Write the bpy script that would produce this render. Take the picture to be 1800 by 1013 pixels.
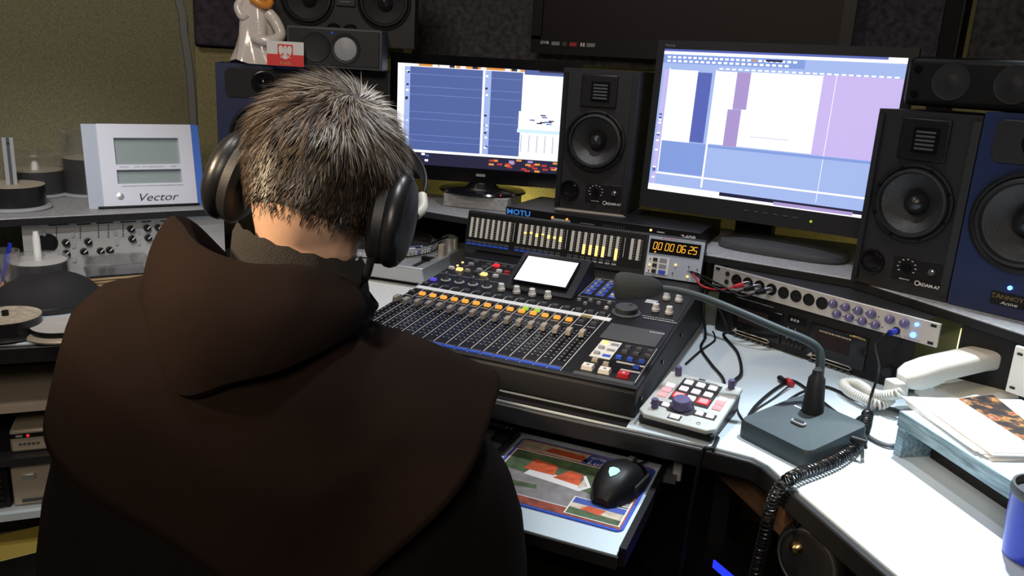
import bpy, bmesh, math, random
from mathutils import Matrix, Vector, Euler, noise
for o in list(bpy.data.objects): bpy.data.objects.remove(o)
SC = bpy.context.scene; COL = SC.collection
pi = math.pi; RAD = math.radians
random.seed(7)

# ------------------------------------------------------------------ camera
CAM = Vector((0.22643, -1.20118, 1.31369)); FPX = 1424.08
def cam_axes(yaw, pitch, roll):
    Rz = Matrix.Rotation(yaw, 3, 'Z'); Rx = Matrix.Rotation(-pitch, 3, 'X'); Ry = Matrix.Rotation(roll, 3, 'Y')
    return Rz @ Rx @ Ry
AX = cam_axes(0.357235, 0.265234, -0.057894)
RIGHT, FWD, UP = AX.col[0], AX.col[1], AX.col[2]
cd = bpy.data.cameras.new('camera'); co = bpy.data.objects.new('camera', cd); COL.objects.link(co)
cm = Matrix((RIGHT, UP, -FWD)).transposed().to_4x4(); cm.translation = CAM
co.matrix_world = cm; cd.sensor_width = 36; cd.lens = FPX / 1800 * 36; cd.clip_start = 0.02
SC.camera = co
def ray(x, y): return FWD + RIGHT * ((x - 900) / FPX) - UP * ((y - 506.5) / FPX)
def at(x, y, z):                      # the point at height z seen at pixel x, y
    d = ray(x, y); return CAM + d * ((z - CAM.z) / d.z)
def atv(x, y, ox, oy, yaw):           # the point on an upright plane through (ox, oy)
    n = Vector((-math.sin(yaw), math.cos(yaw), 0)); d = ray(x, y)
    return CAM + d * ((Vector((ox, oy, 0)) - CAM).dot(n) / d.dot(n))
def atd(x, y, d): return CAM + ray(x, y) * d

# ------------------------------------------------------------------ world, lamps, exposure
w = bpy.data.worlds.new('world'); SC.world = w; w.use_nodes = True
w.node_tree.nodes['Background'].inputs[0].default_value = (0.55, 0.62, 0.8, 1)
w.node_tree.nodes['Background'].inputs[1].default_value = 0.012
SC.view_settings.view_transform = 'Standard'; SC.view_settings.look = 'None'
SC.view_settings.exposure = 0.0; SC.view_settings.gamma = 1.0; SC.view_settings.use_curve_mapping = False
def lamp(name, kind, loc, power, col, aim=None, size=0.05, angle=60, blend=0.6):
    l = bpy.data.lights.new(name, kind); l.energy = power; l.color = col
    if kind == 'SPOT': l.spot_size = RAD(angle); l.spot_blend = blend; l.shadow_soft_size = size
    elif kind == 'AREA': l.size = size
    else: l.shadow_soft_size = size
    o = bpy.data.objects.new(name, l); COL.objects.link(o); o.location = loc
    if aim: o.rotation_euler = (Vector(aim) - Vector(loc)).to_track_quat('-Z', 'Y').to_euler()
    return o
lamp('ceiling_spot_desk', 'SPOT', (0.42, 0.50, 2.25), 250, (0.80, 0.92, 1.0), (0.50, -0.16, 0.775), 0.03, 44, 1.0)
lamp('ceiling_spot_console', 'SPOT', (-0.16, 0.36, 2.3), 54, (0.92, 0.95, 1.0), (-0.24, 0.20, 0.8), 0.05, 80, 1.0)
lamp('ceiling_spot_seat', 'SPOT', (-1.05, -1.28, 1.78), 125, (1.0, 0.76, 0.50), (-0.34, -0.5, 1.15), 0.06, 28, 1.0)
lamp('fill_spot_head', 'SPOT', (-0.02, -0.40, 2.35), 40, (0.96, 0.97, 1.0), (-0.27, -0.43, 1.25), 0.05, 26, 1.0)  # added fill from above to brighten the hair, not a known fixture
lamp('fill_area_rear', 'AREA', (0.25, -2.0, 2.05), 15, (1.0, 0.86, 0.70), (-0.35, -0.4, 0.85), 0.5)  # added soft fill behind the camera, evens out the light on the robe
lamp('fill_spot_left', 'SPOT', (-0.30, -1.0, 2.1), 62, (0.93, 0.95, 1.0), (-1.36, 0.12, 0.93), 0.05, 27, 1.0)  # added cool fill aimed at the silver display and rack processor
lamp('fill_area_left', 'AREA', (-0.62, -0.62, 2.36), 8, (1.0, 0.9, 0.8), (-1.40, 0.12, 0.95), 0.3)  # added area fill that lifts the left wall and left desk
lamp('lamp_behind_shelf', 'POINT', (-0.66, 1.07, 0.84), 1.6, (1.0, 0.86, 0.34), size=0.03)
lamp('lamp_behind_rack', 'POINT', (0.62, 0.78, 0.86), 2.2, (1.0, 0.86, 0.34), size=0.03)

# ------------------------------------------------------------------ materials
MATS = {}
def mat(n, col, rough=0.5, metal=0.0, emit=0.0, bump=0.0, bscale=200.0, var=0.0, vscale=30.0, trans=0.0, spec=0.5, alpha=1.0, sheen=0.0, stretch=None, col2=None, coat=0.0):
    m = bpy.data.materials.new(n); m.use_nodes = True; nt = m.node_tree; b = nt.nodes['Principled BSDF']
    c = (*col, 1)
    b.inputs['Base Color'].default_value = c; b.inputs['Roughness'].default_value = rough; b.inputs['Metallic'].default_value = metal
    b.inputs['Specular IOR Level'].default_value = spec; b.inputs['Transmission Weight'].default_value = trans; b.inputs['Alpha'].default_value = alpha
    b.inputs['Sheen Weight'].default_value = sheen; b.inputs['Coat Weight'].default_value = coat
    if emit: b.inputs['Emission Color'].default_value = c; b.inputs['Emission Strength'].default_value = emit
    tc = nt.nodes.new('ShaderNodeTexCoord'); src = tc.outputs['Object']
    if stretch:
        mp = nt.nodes.new('ShaderNodeMapping'); mp.inputs['Scale'].default_value = stretch; nt.links.new(src, mp.inputs[0]); src = mp.outputs[0]
    if var or col2:
        nz = nt.nodes.new('ShaderNodeTexNoise'); nz.inputs['Scale'].default_value = vscale; nz.inputs['Detail'].default_value = 6; nt.links.new(src, nz.inputs['Vector'])
        rp = nt.nodes.new('ShaderNodeValToRGB'); rp.color_ramp.elements[0].position = 0.32; rp.color_ramp.elements[1].position = 0.68
        lo = col2 if col2 else tuple(x * (1 - var) for x in col); hi = col if col2 else tuple(min(1, x * (1 + var)) for x in col)
        rp.color_ramp.elements[0].color = (*lo, 1); rp.color_ramp.elements[1].color = (*hi, 1)
        nt.links.new(nz.outputs['Fac'], rp.inputs[0]); nt.links.new(rp.outputs[0], b.inputs['Base Color'])
        if emit: nt.links.new(rp.outputs[0], b.inputs['Emission Color'])
    if bump:
        nb = nt.nodes.new('ShaderNodeTexNoise'); nb.inputs['Scale'].default_value = bscale; nb.inputs['Detail'].default_value = 3; nt.links.new(src, nb.inputs['Vector'])
        bp = nt.nodes.new('ShaderNodeBump'); bp.inputs['Strength'].default_value = bump; bp.inputs['Distance'].default_value = 0.002
        nt.links.new(nb.outputs['Fac'], bp.inputs['Height']); nt.links.new(bp.outputs[0], b.inputs['Normal'])
    MATS[n] = m; return m
G = MATS
mat('olive_weave', (0.21, 0.195, 0.115), 0.95, bump=0.9, bscale=260, col2=(0.13, 0.12, 0.075), vscale=230)
mat('yellow_weave', (0.31, 0.275, 0.135), 0.95, bump=0.9, bscale=300, col2=(0.18, 0.16, 0.075), vscale=260)
mat('dark_carpet', (0.075, 0.07, 0.082), 0.98, bump=1.0, bscale=140, col2=(0.022, 0.021, 0.027), vscale=60)
mat('blue_carpet', (0.07, 0.072, 0.095), 0.98, bump=1.0, bscale=140, col2=(0.022, 0.022, 0.035), vscale=60)
mat('foam', (0.035, 0.028, 0.04), 0.98, bump=1.0, bscale=90, var=0.5, vscale=50)
mat('trim_grey', (0.16, 0.16, 0.16), 0.7, bump=0.2)
mat('floor', (0.03, 0.028, 0.027), 0.8, var=0.3)
mat('ceiling', (0.2, 0.2, 0.2), 0.9, var=0.1)
mat('laminate', (0.56, 0.65, 0.71), 0.42, var=0.05, vscale=400, bump=0.03, bscale=600)
mat('shelf_grey', (0.33, 0.33, 0.34), 0.5, var=0.18, vscale=120, bump=0.05)
mat('edge_black', (0.012, 0.012, 0.013), 0.35, var=0.2)
mat('edge_white', (0.75, 0.78, 0.8), 0.3)
mat('black', (0.007, 0.007, 0.008), 0.45, bump=0.05, bscale=500, spec=0.3)
mat('black_soft', (0.014, 0.013, 0.014), 0.8, bump=0.3, bscale=400)
mat('black_gloss', (0.006, 0.006, 0.008), 0.14)
mat('black_rubber', (0.016, 0.016, 0.018), 0.5, bump=0.08, bscale=300)
mat('grey_dark', (0.020, 0.020, 0.022), 0.5, spec=0.3, bump=0.05, bscale=500)
mat('grey_mid', (0.065, 0.068, 0.074), 0.5, bump=0.05, bscale=500)
mat('grey_light', (0.32, 0.33, 0.35), 0.5)
mat('silver', (0.55, 0.56, 0.57), 0.38, metal=0.6, bump=0.04, bscale=400)
mat('silver_panel', (0.50, 0.49, 0.48), 0.42, metal=0.35, var=0.06, vscale=300)
mat('ctrl_grey', (0.50, 0.52, 0.49), 0.45)
mat('champagne', (0.50, 0.43, 0.34), 0.45, metal=0.3)
mat('white_plastic', (0.74, 0.74, 0.72), 0.4)
mat('cream_plastic', (0.76, 0.74, 0.68), 0.38)
mat('bone', (0.60, 0.58, 0.50), 0.45, bump=0.05)
mat('paper', (0.82, 0.82, 0.81), 0.8)
mat('ink', (0.02, 0.02, 0.025), 0.6)
mat('ink_grey', (0.25, 0.25, 0.27), 0.6)
mat('print_white', (0.75, 0.75, 0.76), 0.6)
mat('print_red', (0.5, 0.02, 0.03), 0.5)
mat('gold', (0.8, 0.58, 0.25), 0.25, metal=1.0)
mat('chrome', (0.7, 0.7, 0.72), 0.15, metal=1.0)
mat('blue_cab', (0.007, 0.018, 0.078), 0.5, var=0.12, vscale=20)
mat('blue_plastic', (0.008, 0.03, 0.45), 0.25)
mat('blue_label', (0.03, 0.09, 0.55), 0.5)
mat('purple_knob', (0.10, 0.085, 0.20), 0.45)
mat('cone', (0.035, 0.035, 0.036), 0.28, bump=0.5, bscale=700)
mat('dustcap', (0.016, 0.016, 0.018), 0.3)
mat('olive_pad', (0.34, 0.26, 0.05), 0.6, bump=0.1)
mat('wood_brown', (0.20, 0.105, 0.055), 0.6, var=0.35, vscale=14, stretch=(1, 9, 9))
mat('wood_grey', (0.20, 0.30, 0.36), 0.55, var=0.45, vscale=22, stretch=(1, 9, 9), bump=0.2, bscale=60)
mat('robe', (0.0138, 0.0076, 0.0052), 0.95, bump=0.25, bscale=900, var=0.12, vscale=12, spec=0.1)
mat('robe_shaded', (0.007, 0.005, 0.0045), 0.95, bump=0.25, bscale=900, spec=0.1)  # same cloth as the robe, shade below the cape put into the colour
mat('collar', (0.030, 0.026, 0.022), 0.98, bump=1.0, bscale=700)
mat('skin', (0.64, 0.39, 0.26), 0.5, var=0.07, vscale=40)
mat('hair_dark', (0.022, 0.016, 0.012), 0.42)
mat('hair_brown', (0.085, 0.052, 0.030), 0.42)
mat('hair_grey', (0.26, 0.235, 0.20), 0.38)
mat('ceramic', (0.72, 0.66, 0.62), 0.14, bump=0.25, bscale=120, coat=0.5)
mat('orange', (0.75, 0.28, 0.04), 0.3)
mat('flag_white', (0.75, 0.75, 0.73), 0.4); mat('flag_red', (0.72, 0.03, 0.03), 0.4)
mat('clear', (0.85, 0.86, 0.86), 0.08, trans=0.9, alpha=0.35)
mat('clear_smoke', (0.40, 0.40, 0.42), 0.1, trans=0.8, alpha=0.45)
mat('disc_black', (0.012, 0.012, 0.013), 0.3)
mat('disc_white', (0.62, 0.60, 0.58), 0.4)
mat('tan', (0.36, 0.24, 0.12), 0.6)
mat('lcd_off', (0.30, 0.36, 0.36), 0.2)
mat('pearl', (0.72, 0.74, 0.84), 0.32, metal=0.05)
mat('pearl_grey', (0.42, 0.47, 0.56), 0.35, metal=0.05)
mat('pearl_blue', (0.07, 0.18, 0.62), 0.35)
mat('tv_glass', (0.014, 0.008, 0.007), 0.5, spec=0.25)
mat('cup', (0.010, 0.010, 0.012), 0.34, bump=0.05, bscale=300)
mat('foam_mic', (0.040, 0.047, 0.048), 0.95, bump=1.0, bscale=420)
mat('mic_base', (0.036, 0.052, 0.058), 0.5, bump=0.06, bscale=600)
mat('green_grass', (0.07, 0.11, 0.05), 0.5, var=0.4, vscale=60); mat('path_grey', (0.24, 0.23, 0.24), 0.5, var=0.2, vscale=60)
mat('roof_red', (0.55, 0.09, 0.03), 0.5, var=0.3, vscale=80); mat('sky_print', (0.05, 0.09, 0.38), 0.5); mat('maroon', (0.28, 0.06, 0.035), 0.5, var=0.5, vscale=50)
mat('cream_print', (0.55, 0.47, 0.36), 0.5, var=0.25, vscale=90)
def glow(n, col, s):
    m = mat(n, col, 0.4, emit=s); m.node_tree.nodes['Principled BSDF'].inputs['Base Color'].default_value = (col[0] * 0.06, col[1] * 0.06, col[2] * 0.06, 1); return m
glow('scr_white', (0.90, 0.91, 1.0), 1.25); glow('scr_lav', (0.60, 0.49, 0.88), 1.0); glow('scr_pink', (0.46, 0.35, 0.70), 0.9)
glow('scr_blue', (0.27, 0.40, 0.86), 0.85); glow('scr_sky', (0.40, 0.52, 0.90), 0.95); glow('scr_navy', (0.12, 0.16, 0.55), 0.85)
glow('scr_steel', (0.105, 0.165, 0.46), 0.80); glow('scr_dark', (0.02, 0.02, 0.06), 0.8); glow('scr_red', (0.55, 0.05, 0.04), 0.9)
glow('scr_orange', (0.85, 0.35, 0.08), 0.9); glow('scr_cyan', (0.60, 0.80, 1.0), 1.1)
glow('lcd_white', (0.86, 0.94, 1.0), 1.35); glow('led_amber', (1.0, 0.42, 0.03), 1.7); glow('led_orange', (1.0, 0.43, 0.06), 1.0)
glow('led_yellow', (1.0, 0.72, 0.25), 1.3); glow('led_red', (1.0, 0.03, 0.04), 0.9); glow('led_green', (0.45, 0.75, 0.06), 0.8); glow('led_blue', (0.08, 0.22, 1.0), 6.0)
glow('led_white', (1.0, 0.92, 0.95), 0.95); glow('led_pink', (1.0, 0.50, 0.55), 1.0); glow('led_mint', (0.45, 1.0, 0.72), 1.3); glow('txt_blue', (0.06, 0.30, 0.85), 0.6)
glow('blue_strip', (0.02, 0.04, 1.0), 1.3); mat('cord', (0.010, 0.010, 0.011), 0.3)
glow('led_violet', (0.16, 0.10, 0.9), 0.7)
mat('meter', (0.62, 0.60, 0.55), 0.5); mat('cap', (0.34, 0.30, 0.25), 0.5)
pm_ = mat('painting', (0.3, 0.15, 0.06), 0.5, var=0.5, vscale=48)
rp_ = [n for n in pm_.node_tree.nodes if n.type == 'VALTORGB'][0].color_ramp
rp_.elements[0].position = 0.34; rp_.elements[0].color = (0.008, 0.007, 0.010, 1); rp_.elements[1].position = 0.76; rp_.elements[1].color = (0.62, 0.52, 0.38, 1)
for p_, c_ in ((0.47, (0.035, 0.016, 0.012, 1)), (0.53, (0.14, 0.06, 0.025, 1)), (0.58, (0.40, 0.22, 0.05, 1)), (0.62, (0.26, 0.02, 0.02, 1)), (0.68, (0.24, 0.14, 0.08, 1))): e_ = rp_.elements.new(p_); e_.color = c_
# ------------------------------------------------------------------ helpers
class MB:
    def __init__(s): s.v = []; s.f = []; s.mi = []; s.sm = []; s.ms = []; s.X = Matrix()
    def m(s, n):
        k = G[n]
        if k not in s.ms: s.ms.append(k)
        return s.ms.index(k)
    def add(s, vs, fs, m, smooth=False):
        o = len(s.v); s.v += [tuple(s.X @ Vector(p)) for p in vs]; k = s.m(m)
        for f in fs: s.f.append([o + i for i in f]); s.mi.append(k); s.sm.append(smooth)
        return s
    def box(s, c, d, m, rot=(0, 0, 0), taper=1.0):
        R = Euler(rot).to_matrix(); vs = []
        for z in (-1, 1):
            t = taper if z > 0 else 1
            for x, y in ((-1, -1), (1, -1), (1, 1), (-1, 1)): vs.append(Vector(c) + R @ Vector((x * d[0] / 2 * t, y * d[1] / 2 * t, z * d[2] / 2)))
        return s.add(vs, [(3, 2, 1, 0), (4, 5, 6, 7), (0, 1, 5, 4), (1, 2, 6, 5), (2, 3, 7, 6), (3, 0, 4, 7)], m)
    def cyl(s, a, b, r, m, r2=None, n=20, smooth=True):
        a = Vector(a); b = Vector(b); q = (b - a).to_track_quat('Z', 'Y'); r2 = r if r2 is None else r2; vs = []
        for p, rr in ((a, r), (b, r2)):
            for i in range(n): t = 2 * pi * i / n; vs.append(p + q @ Vector((rr * math.cos(t), rr * math.sin(t), 0)))
        s.add(vs, [(i, (i + 1) % n, n + (i + 1) % n, n + i) for i in range(n)], m, smooth)
        s.add(vs[:n], [tuple(range(n))[::-1]], m); s.add(vs[n:], [tuple(range(n))], m); return s
    def lathe(s, prof, m, n=32, M=None, smooth=True, sx=1.0, sy=1.0, cap=True):
        M = M or Matrix(); vs = []; fs = []; k = len(prof)
        for r, z in prof:
            for i in range(n): t = 2 * pi * i / n; vs.append(M @ Vector((r * math.cos(t) * sx, r * math.sin(t) * sy, z)))
        for j in range(k - 1):
            for i in range(n): fs.append((j * n + i, j * n + (i + 1) % n, (j + 1) * n + (i + 1) % n, (j + 1) * n + i))
        s.add(vs, fs, m, smooth)
        if cap and prof[0][0] > 1e-6: s.add(vs[:n], [tuple(range(n))[::-1]], m)
        if cap and prof[-1][0] > 1e-6: s.add(vs[-n:], [tuple(range(n))], m)
        return s
    def ring(s, r0, r1, m, n=36, M=None, z=0.0):
        M = M or Matrix(); vs = [M @ Vector((r * math.cos(2 * pi * i / n), r * math.sin(2 * pi * i / n), z)) for r in (r0, r1) for i in range(n)]
        return s.add(vs, [(i, (i + 1) % n, n + (i + 1) % n, n + i) for i in range(n)], m)
    def tube(s, pts, r, m, n=8, cap=True):
        pts = [Vector(p) for p in pts]; k = len(pts); rs = r if isinstance(r, (list, tuple)) else [r] * k; vs = []
        t0 = (pts[1] - pts[0]).normalized(); nn = t0.orthogonal().normalized()
        for i, p in enumerate(pts):
            t = (pts[min(i + 1, k - 1)] - pts[max(i - 1, 0)]).normalized(); nn = (nn - t * nn.dot(t)).normalized(); b = t.cross(nn)
            for j in range(n): a = 2 * pi * j / n; vs.append(p + (nn * math.cos(a) + b * math.sin(a)) * rs[i])
        s.add(vs, [(i * n + j, i * n + (j + 1) % n, (i + 1) * n + (j + 1) % n, (i + 1) * n + j) for i in range(k - 1) for j in range(n)], m, True)
        if cap: s.add(vs[:n], [tuple(range(n))[::-1]], m); s.add(vs[-n:], [tuple(range(n))], m)
        return s
    def prism(s, poly, z0, z1, m, M=None):
        M = M or Matrix(); n = len(poly); vs = [M @ Vector((p[0], p[1], z)) for z in (z0, z1) for p in poly]
        return s.add(vs, [tuple(range(n))[::-1], tuple(range(n, 2 * n))] + [(i, (i + 1) % n, n + (i + 1) % n, n + i) for i in range(n)], m)
    def ell(s, c, r, m, nu=24, nv=14, rot=(0, 0, 0)):
        M = Matrix.Translation(c) @ Euler(rot).to_matrix().to_4x4() @ Matrix.Diagonal((*r, 1))
        return s.lathe([(math.sin(pi * j / nv), -math.cos(pi * j / nv)) for j in range(nv + 1)], m, nu, M)
    def quad(s, a, b, c, d, m): return s.add([a, b, c, d], [(0, 1, 2, 3)], m)
    def rect(s, x0, x1, y0, y1, z, m): return s.quad((x0, y0, z), (x1, y0, z), (x1, y1, z), (x0, y1, z), m)
    def grid(s, rows, m, closed=False, cap=False):
        k = len(rows[0]); vs = [p for r in rows for p in r]; e = k if closed else k - 1
        s.add(vs, [(i * k + j, i * k + (j + 1) % k, (i + 1) * k + (j + 1) % k, (i + 1) * k + j) for i in range(len(rows) - 1) for j in range(e)], m, True)
        if cap: s.add(rows[0], [tuple(range(k))[::-1]], m); s.add(rows[-1], [tuple(range(k))], m)
        return s
    def mesh(s, name, weld=False, sharp=38, normals=True):
        me = bpy.data.meshes.new(name); me.from_pydata(s.v, [], s.f)
        for k in s.ms: me.materials.append(k)
        me.polygons.foreach_set('material_index', s.mi); me.polygons.foreach_set('use_smooth', s.sm)
        if normals:
            bm = bmesh.new(); bm.from_mesh(me)
            if weld: bmesh.ops.remove_doubles(bm, verts=bm.verts, dist=1e-5)
            bmesh.ops.recalc_face_normals(bm, faces=bm.faces); bm.to_mesh(me); bm.free()
        me.set_sharp_from_angle(angle=RAD(sharp)); me.update(); return me
    def build(s, name, parent=None, bevel=0, seg=2, sub=0, loc=None, rot=None, kind=None, weld=False, solid=0, sharp=38, normals=True):
        o = bpy.data.objects.new(name, s.mesh(name, weld or bool(sub), sharp, normals)); COL.objects.link(o); o.parent = parent
        if loc is not None: o.location = loc
        if rot is not None: o.rotation_euler = rot
        if solid: d = o.modifiers.new('solid', 'SOLIDIFY'); d.thickness = solid; d.offset = 0
        if bevel: d = o.modifiers.new('bevel', 'BEVEL'); d.width = bevel; d.segments = seg; d.limit_method = 'ANGLE'; d.angle_limit = RAD(40); d.harden_normals = False
        if sub: d = o.modifiers.new('sub', 'SUBSURF'); d.levels = sub; d.render_levels = sub
        if kind: o['kind'] = kind
        return o
def inst(name, me, parent, loc=(0, 0, 0), rot=(0, 0, 0), label=None):
    o = bpy.data.objects.new(name, me); COL.objects.link(o); o.parent = parent; o.location = loc; o.rotation_euler = rot
    if label: o['label'] = label
    return o
def tag(o, label, cat, group=None):
    o['label'] = label; o['category'] = cat
    if group: o['group'] = group
    return o
def thing(name, label, cat, loc=(0, 0, 0), rz=0.0, group=None, rot=None):
    o = bpy.data.objects.new(name, None); COL.objects.link(o); o.empty_display_size = 0.05
    o.location = loc; o.rotation_euler = rot if rot else (0, 0, rz); return tag(o, label, cat, group)
def struct(o): o['kind'] = 'structure'; return o
TEXTS = []
def txt(s, size, m, parent, loc, rot=(pi / 2, 0, 0), shear=0.0, align='CENTER', name='lettering', sx=1.0, bold=0.0, space=1.0):
    c = bpy.data.curves.new(name, 'FONT'); c.body = s; c.size = size; c.shear = shear; c.align_x = align; c.align_y = 'CENTER'; c.resolution_u = 3; c.offset = bold; c.space_character = space
    o = bpy.data.objects.new(name, c); COL.objects.link(o); o.parent = parent; o.location = loc; o.rotation_euler = rot; o.scale = (sx, 1, 1)
    c.materials.append(G[m]); TEXTS.append(o); return o
def smooth_path(pts, n=8):
    P = [Vector(p) for p in pts]; out = []
    for i in range(len(P) - 1):
        a, b, c, d = P[max(i - 1, 0)], P[i], P[i + 1], P[min(i + 2, len(P) - 1)]
        for k in range(n):
            t = k / n; out.append(0.5 * ((2 * b) + (c - a) * t + (2 * a - 5 * b + 4 * c - d) * t * t + (3 * b - a - 3 * c + d) * t ** 3))
    out.append(P[-1]); return out
def coil(path, R, pitch, per=10):
    P = smooth_path(path, 40); L = [0]
    for i in range(1, len(P)): L.append(L[-1] + (P[i] - P[i - 1]).length)
    n = int(L[-1] / pitch * per); out = []; j = 0; t0 = (P[1] - P[0]).normalized(); nn = t0.orthogonal().normalized()
    for k in range(n + 1):
        d = L[-1] * k / n
        while j < len(L) - 2 and L[j + 1] < d: j += 1
        f = (d - L[j]) / max(1e-9, L[j + 1] - L[j]); p = P[j].lerp(P[j + 1], f); t = (P[j + 1] - P[j]).normalized()
        nn = (nn - t * nn.dot(t)).normalized(); b = t.cross(nn); a = 2 * pi * k / per; out.append(p + (nn * math.cos(a) + b * math.sin(a)) * R)
    return out
FACE = Matrix.Rotation(pi / 2, 4, 'X')          # turns +Z into -Y: things lathed on a front face
def face(x, z, y=0.0): return Matrix.Translation((x, y, z)) @ FACE
def interp(tab, s):
    for (a, *p), (b, *q) in zip(tab, tab[1:]):
        if s <= b:
            t = (s - a) / (b - a) if b > a else 0; return [x + (y - x) * t for x, y in zip(p, q)]
    return list(tab[-1][1:])

# ------------------------------------------------------------------ the setting
DZ = 0.775; SZ = 0.94
YL = math.atan2(0.378, 0.25); LD = Vector((math.cos(YL), math.sin(YL), 0)); LN = Vector((-math.sin(YL), math.cos(YL), 0))
LP = Vector((-1.694, 0.196, 0)); CORN = LP + LD * ((1.18 - LP.y) / LD.y)
RC = Vector((0.47, 1.18, 0)); RD = Vector((0.875, -0.483, 0)); RE = RC + RD * 1.9
LB = LP - LD * 2.2
def wall(name, a, b, z0, z1, m, th=0.06):
    a = Vector((a.x, a.y, 0)); b = Vector((b.x, b.y, 0)); n = Vector((-(b - a).y, (b - a).x, 0)).normalized() * th
    mb = MB(); mb.prism([(a.x, a.y), (b.x, b.y), (b.x + n.x, b.y + n.y), (a.x + n.x, a.y + n.y)], z0, z1, m); return struct(mb.build(name))
wall('wall_left', LB, CORN, 0, 2.45, 'olive_weave'); wall('wall_back', CORN, RC, 0, 2.45, 'yellow_weave'); wall('wall_right', RC, RE, 0, 2.45, 'yellow_weave')
mb = MB(); mb.box((-0.5, -0.6, -0.03), (5.4, 4.6, 0.06), 'floor'); struct(mb.build('floor'))
mb = MB(); mb.box((-0.5, -0.6, 2.48), (5.4, 4.6, 0.06), 'ceiling'); struct(mb.build('ceiling'))
tr = [atv(312, 0, LP.x, LP.y, YL), atv(322, 60, LP.x, LP.y, YL), atv(331, 120, LP.x, LP.y, YL), atv(337, 190, LP.x, LP.y, YL), atv(340, 270, LP.x, LP.y, YL)]
tr = [tr[0] + Vector((-0.05, -0.07, 0.25))] + tr + [Vector((tr[-1].x, tr[-1].y, 0.8))]
mb = MB(); rows = []
for p in smooth_path(tr, 5):
    h = LD * 0.009; f = LN * -0.010; rows.append([p - h, p - h + f, p + h + f, p + h])
mb.grid(rows, 'trim_grey'); struct(mb.build('trim_1'))
def panel(name, label, a, b, z0, z1, m, inward, th=0.03):
    n = inward * th; mb = MB(); mb.prism([(a.x, a.y), (b.x, b.y), (b.x + n.x, b.y + n.y), (a.x + n.x, a.y + n.y)], z0, z1, m)
    return tag(mb.build(name, bevel=0.006), label, 'panel')
tl = atv(328, 90, LP.x, LP.y, YL)
fa = tl + LD * 0.02; fb = CORN - LD * 0.05
panel('acoustic_foam_panel', 'dark purple-black foam panel on the wall behind the white figurine', fa, fb, 1.325, 2.2, 'foam', -LN, 0.035)
mbp = MB(); mbp.prism([(fa.x, fa.y), (fb.x, fb.y), (fb.x - LN.x * .008, fb.y - LN.y * .008), (fa.x - LN.x * .008, fa.y - LN.y * .008)], 0.8, 1.32, 'yellow_weave')
tag(mbp.build('fabric_panel'), 'yellowish woven fabric strip on the wall left of the blue speaker', 'panel')
panel('carpet_panel', 'mottled grey carpet panel between the twin-woofer speaker and the television', CORN + Vector((0.01, -0.001, 0)), Vector((-0.10, 1.179, 0)), 1.33, 2.2, 'dark_carpet', Vector((0, -1, 0)))
panel('carpet_panel', 'bluish grey carpet panel just right of the dark television', Vector((0.05, 1.179, 0)), RC + Vector((-0.02, -0.001, 0)), 1.30, 2.2, 'blue_carpet', Vector((0, -1, 0)))
RNin = Vector((-0.483, -0.875, 0))
panel('carpet_panel', 'brownish grey carpet panel in the upper right corner of the room', RC + RD * 0.06 + RNin * .001, RC + RD * 1.0 + RNin * .001, 1.30, 2.2, 'dark_carpet', RNin)
mb = MB(); p0 = RC + RD * 0.02 + RNin * 0.03; mb.box((p0.x, p0.y, 1.1), (0.05, 0.04, 2.19), 'black', (0, 0, -0.504)); struct(mb.build('trim_2', bevel=0.004))

# ------------------------------------------------------------------ desk and shelf
desk = thing('studio_desk', 'wraparound studio desk with pale worktop and black edge band', 'desk', (0, 0, 0))
inner = [(-1.72, -0.77), (-1.107, -0.211), (-0.90, -0.03), (-0.83, 0.0), (0.13, -0.029), (0.19, -0.036), (0.213, -0.052), (0.374, -0.271), (0.72, -0.75)]
outer = [(1.30, -0.40), (1.05, 0.55), (0.42, 1.10), (-0.98, 1.10), (-1.12, 0.90), (-1.62, 0.15), (-2.05, -0.50)]
mb = MB(); mb.prism(inner + outer, 0.747, DZ, 'laminate'); mb.build('worktop', desk, bevel=0.002)
mb = MB(); P = [Vector((x, y, 0)) for x, y in inner]; rows = []
for i, p in enumerate(P):
    t = (P[min(i + 1, len(P) - 1)] - P[max(i - 1, 0)]).normalized(); n = Vector((t.y, -t.x, 0)) * 0.012
    zl = 0.740
    rows.append([p + Vector((0, 0, 0.772)), p + n + Vector((0, 0, 0.772)), p + n + Vector((0, 0, zl)), p + Vector((0, 0, zl))])
mb.grid(rows, 'edge_black', closed=True, cap=True)
for r, f in zip(mb.sm, range(len(mb.sm))): mb.sm[f] = False
mb.build('edge_band', desk, bevel=0.003)
for x, y, rz, L in ((-1.55, -0.40, 0.75, 0.02), (0.60, -0.30, -0.93, 0.02), (-0.95, 0.55, 0.9, 0.02), (0.14, 0.45, 0.0, 0.02)):
    mb = MB(); mb.box((0, 0, 0.373), (0.03, 0.55, 0.745), 'black'); mb.build('support_panel', desk, loc=(x, y, 0), rot=(0, 0, rz))
mb = MB(); mb.box((-0.4, 0.62, 0.40), (1.0, 0.02, 0.69), 'black'); mb.build('back_panel', desk)
shelf = thing('rear_shelf', 'raised grey shelf running behind the mixing console', 'shelf', (0, 0, 0))
sf = [(-1.90, -0.75), (-1.402, 0.003), (-1.152, 0.381), (-0.975, 0.62), (-0.75, 0.685), (-0.605, 0.662), (0.016, 0.59), (0.309, 0.537), (0.420, 0.435), (0.57, 0.288), (0.86, 0.02)]
sb = [(1.20, 0.30), (0.95, 0.68), (0.52, 0.93), (0.35, 0.95), (-1.02, 0.95), (-1.17, 0.90), (-1.60, 0.25), (-2.15, -0.58)]
mb = MB(); mb.prism(sf + sb, 0.9245, SZ, 'shelf_grey'); mb.build('board', shelf, bevel=0.002)
mb = MB(); P = [Vector((x, y, 0)) for x, y in sf]; rows = []
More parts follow.
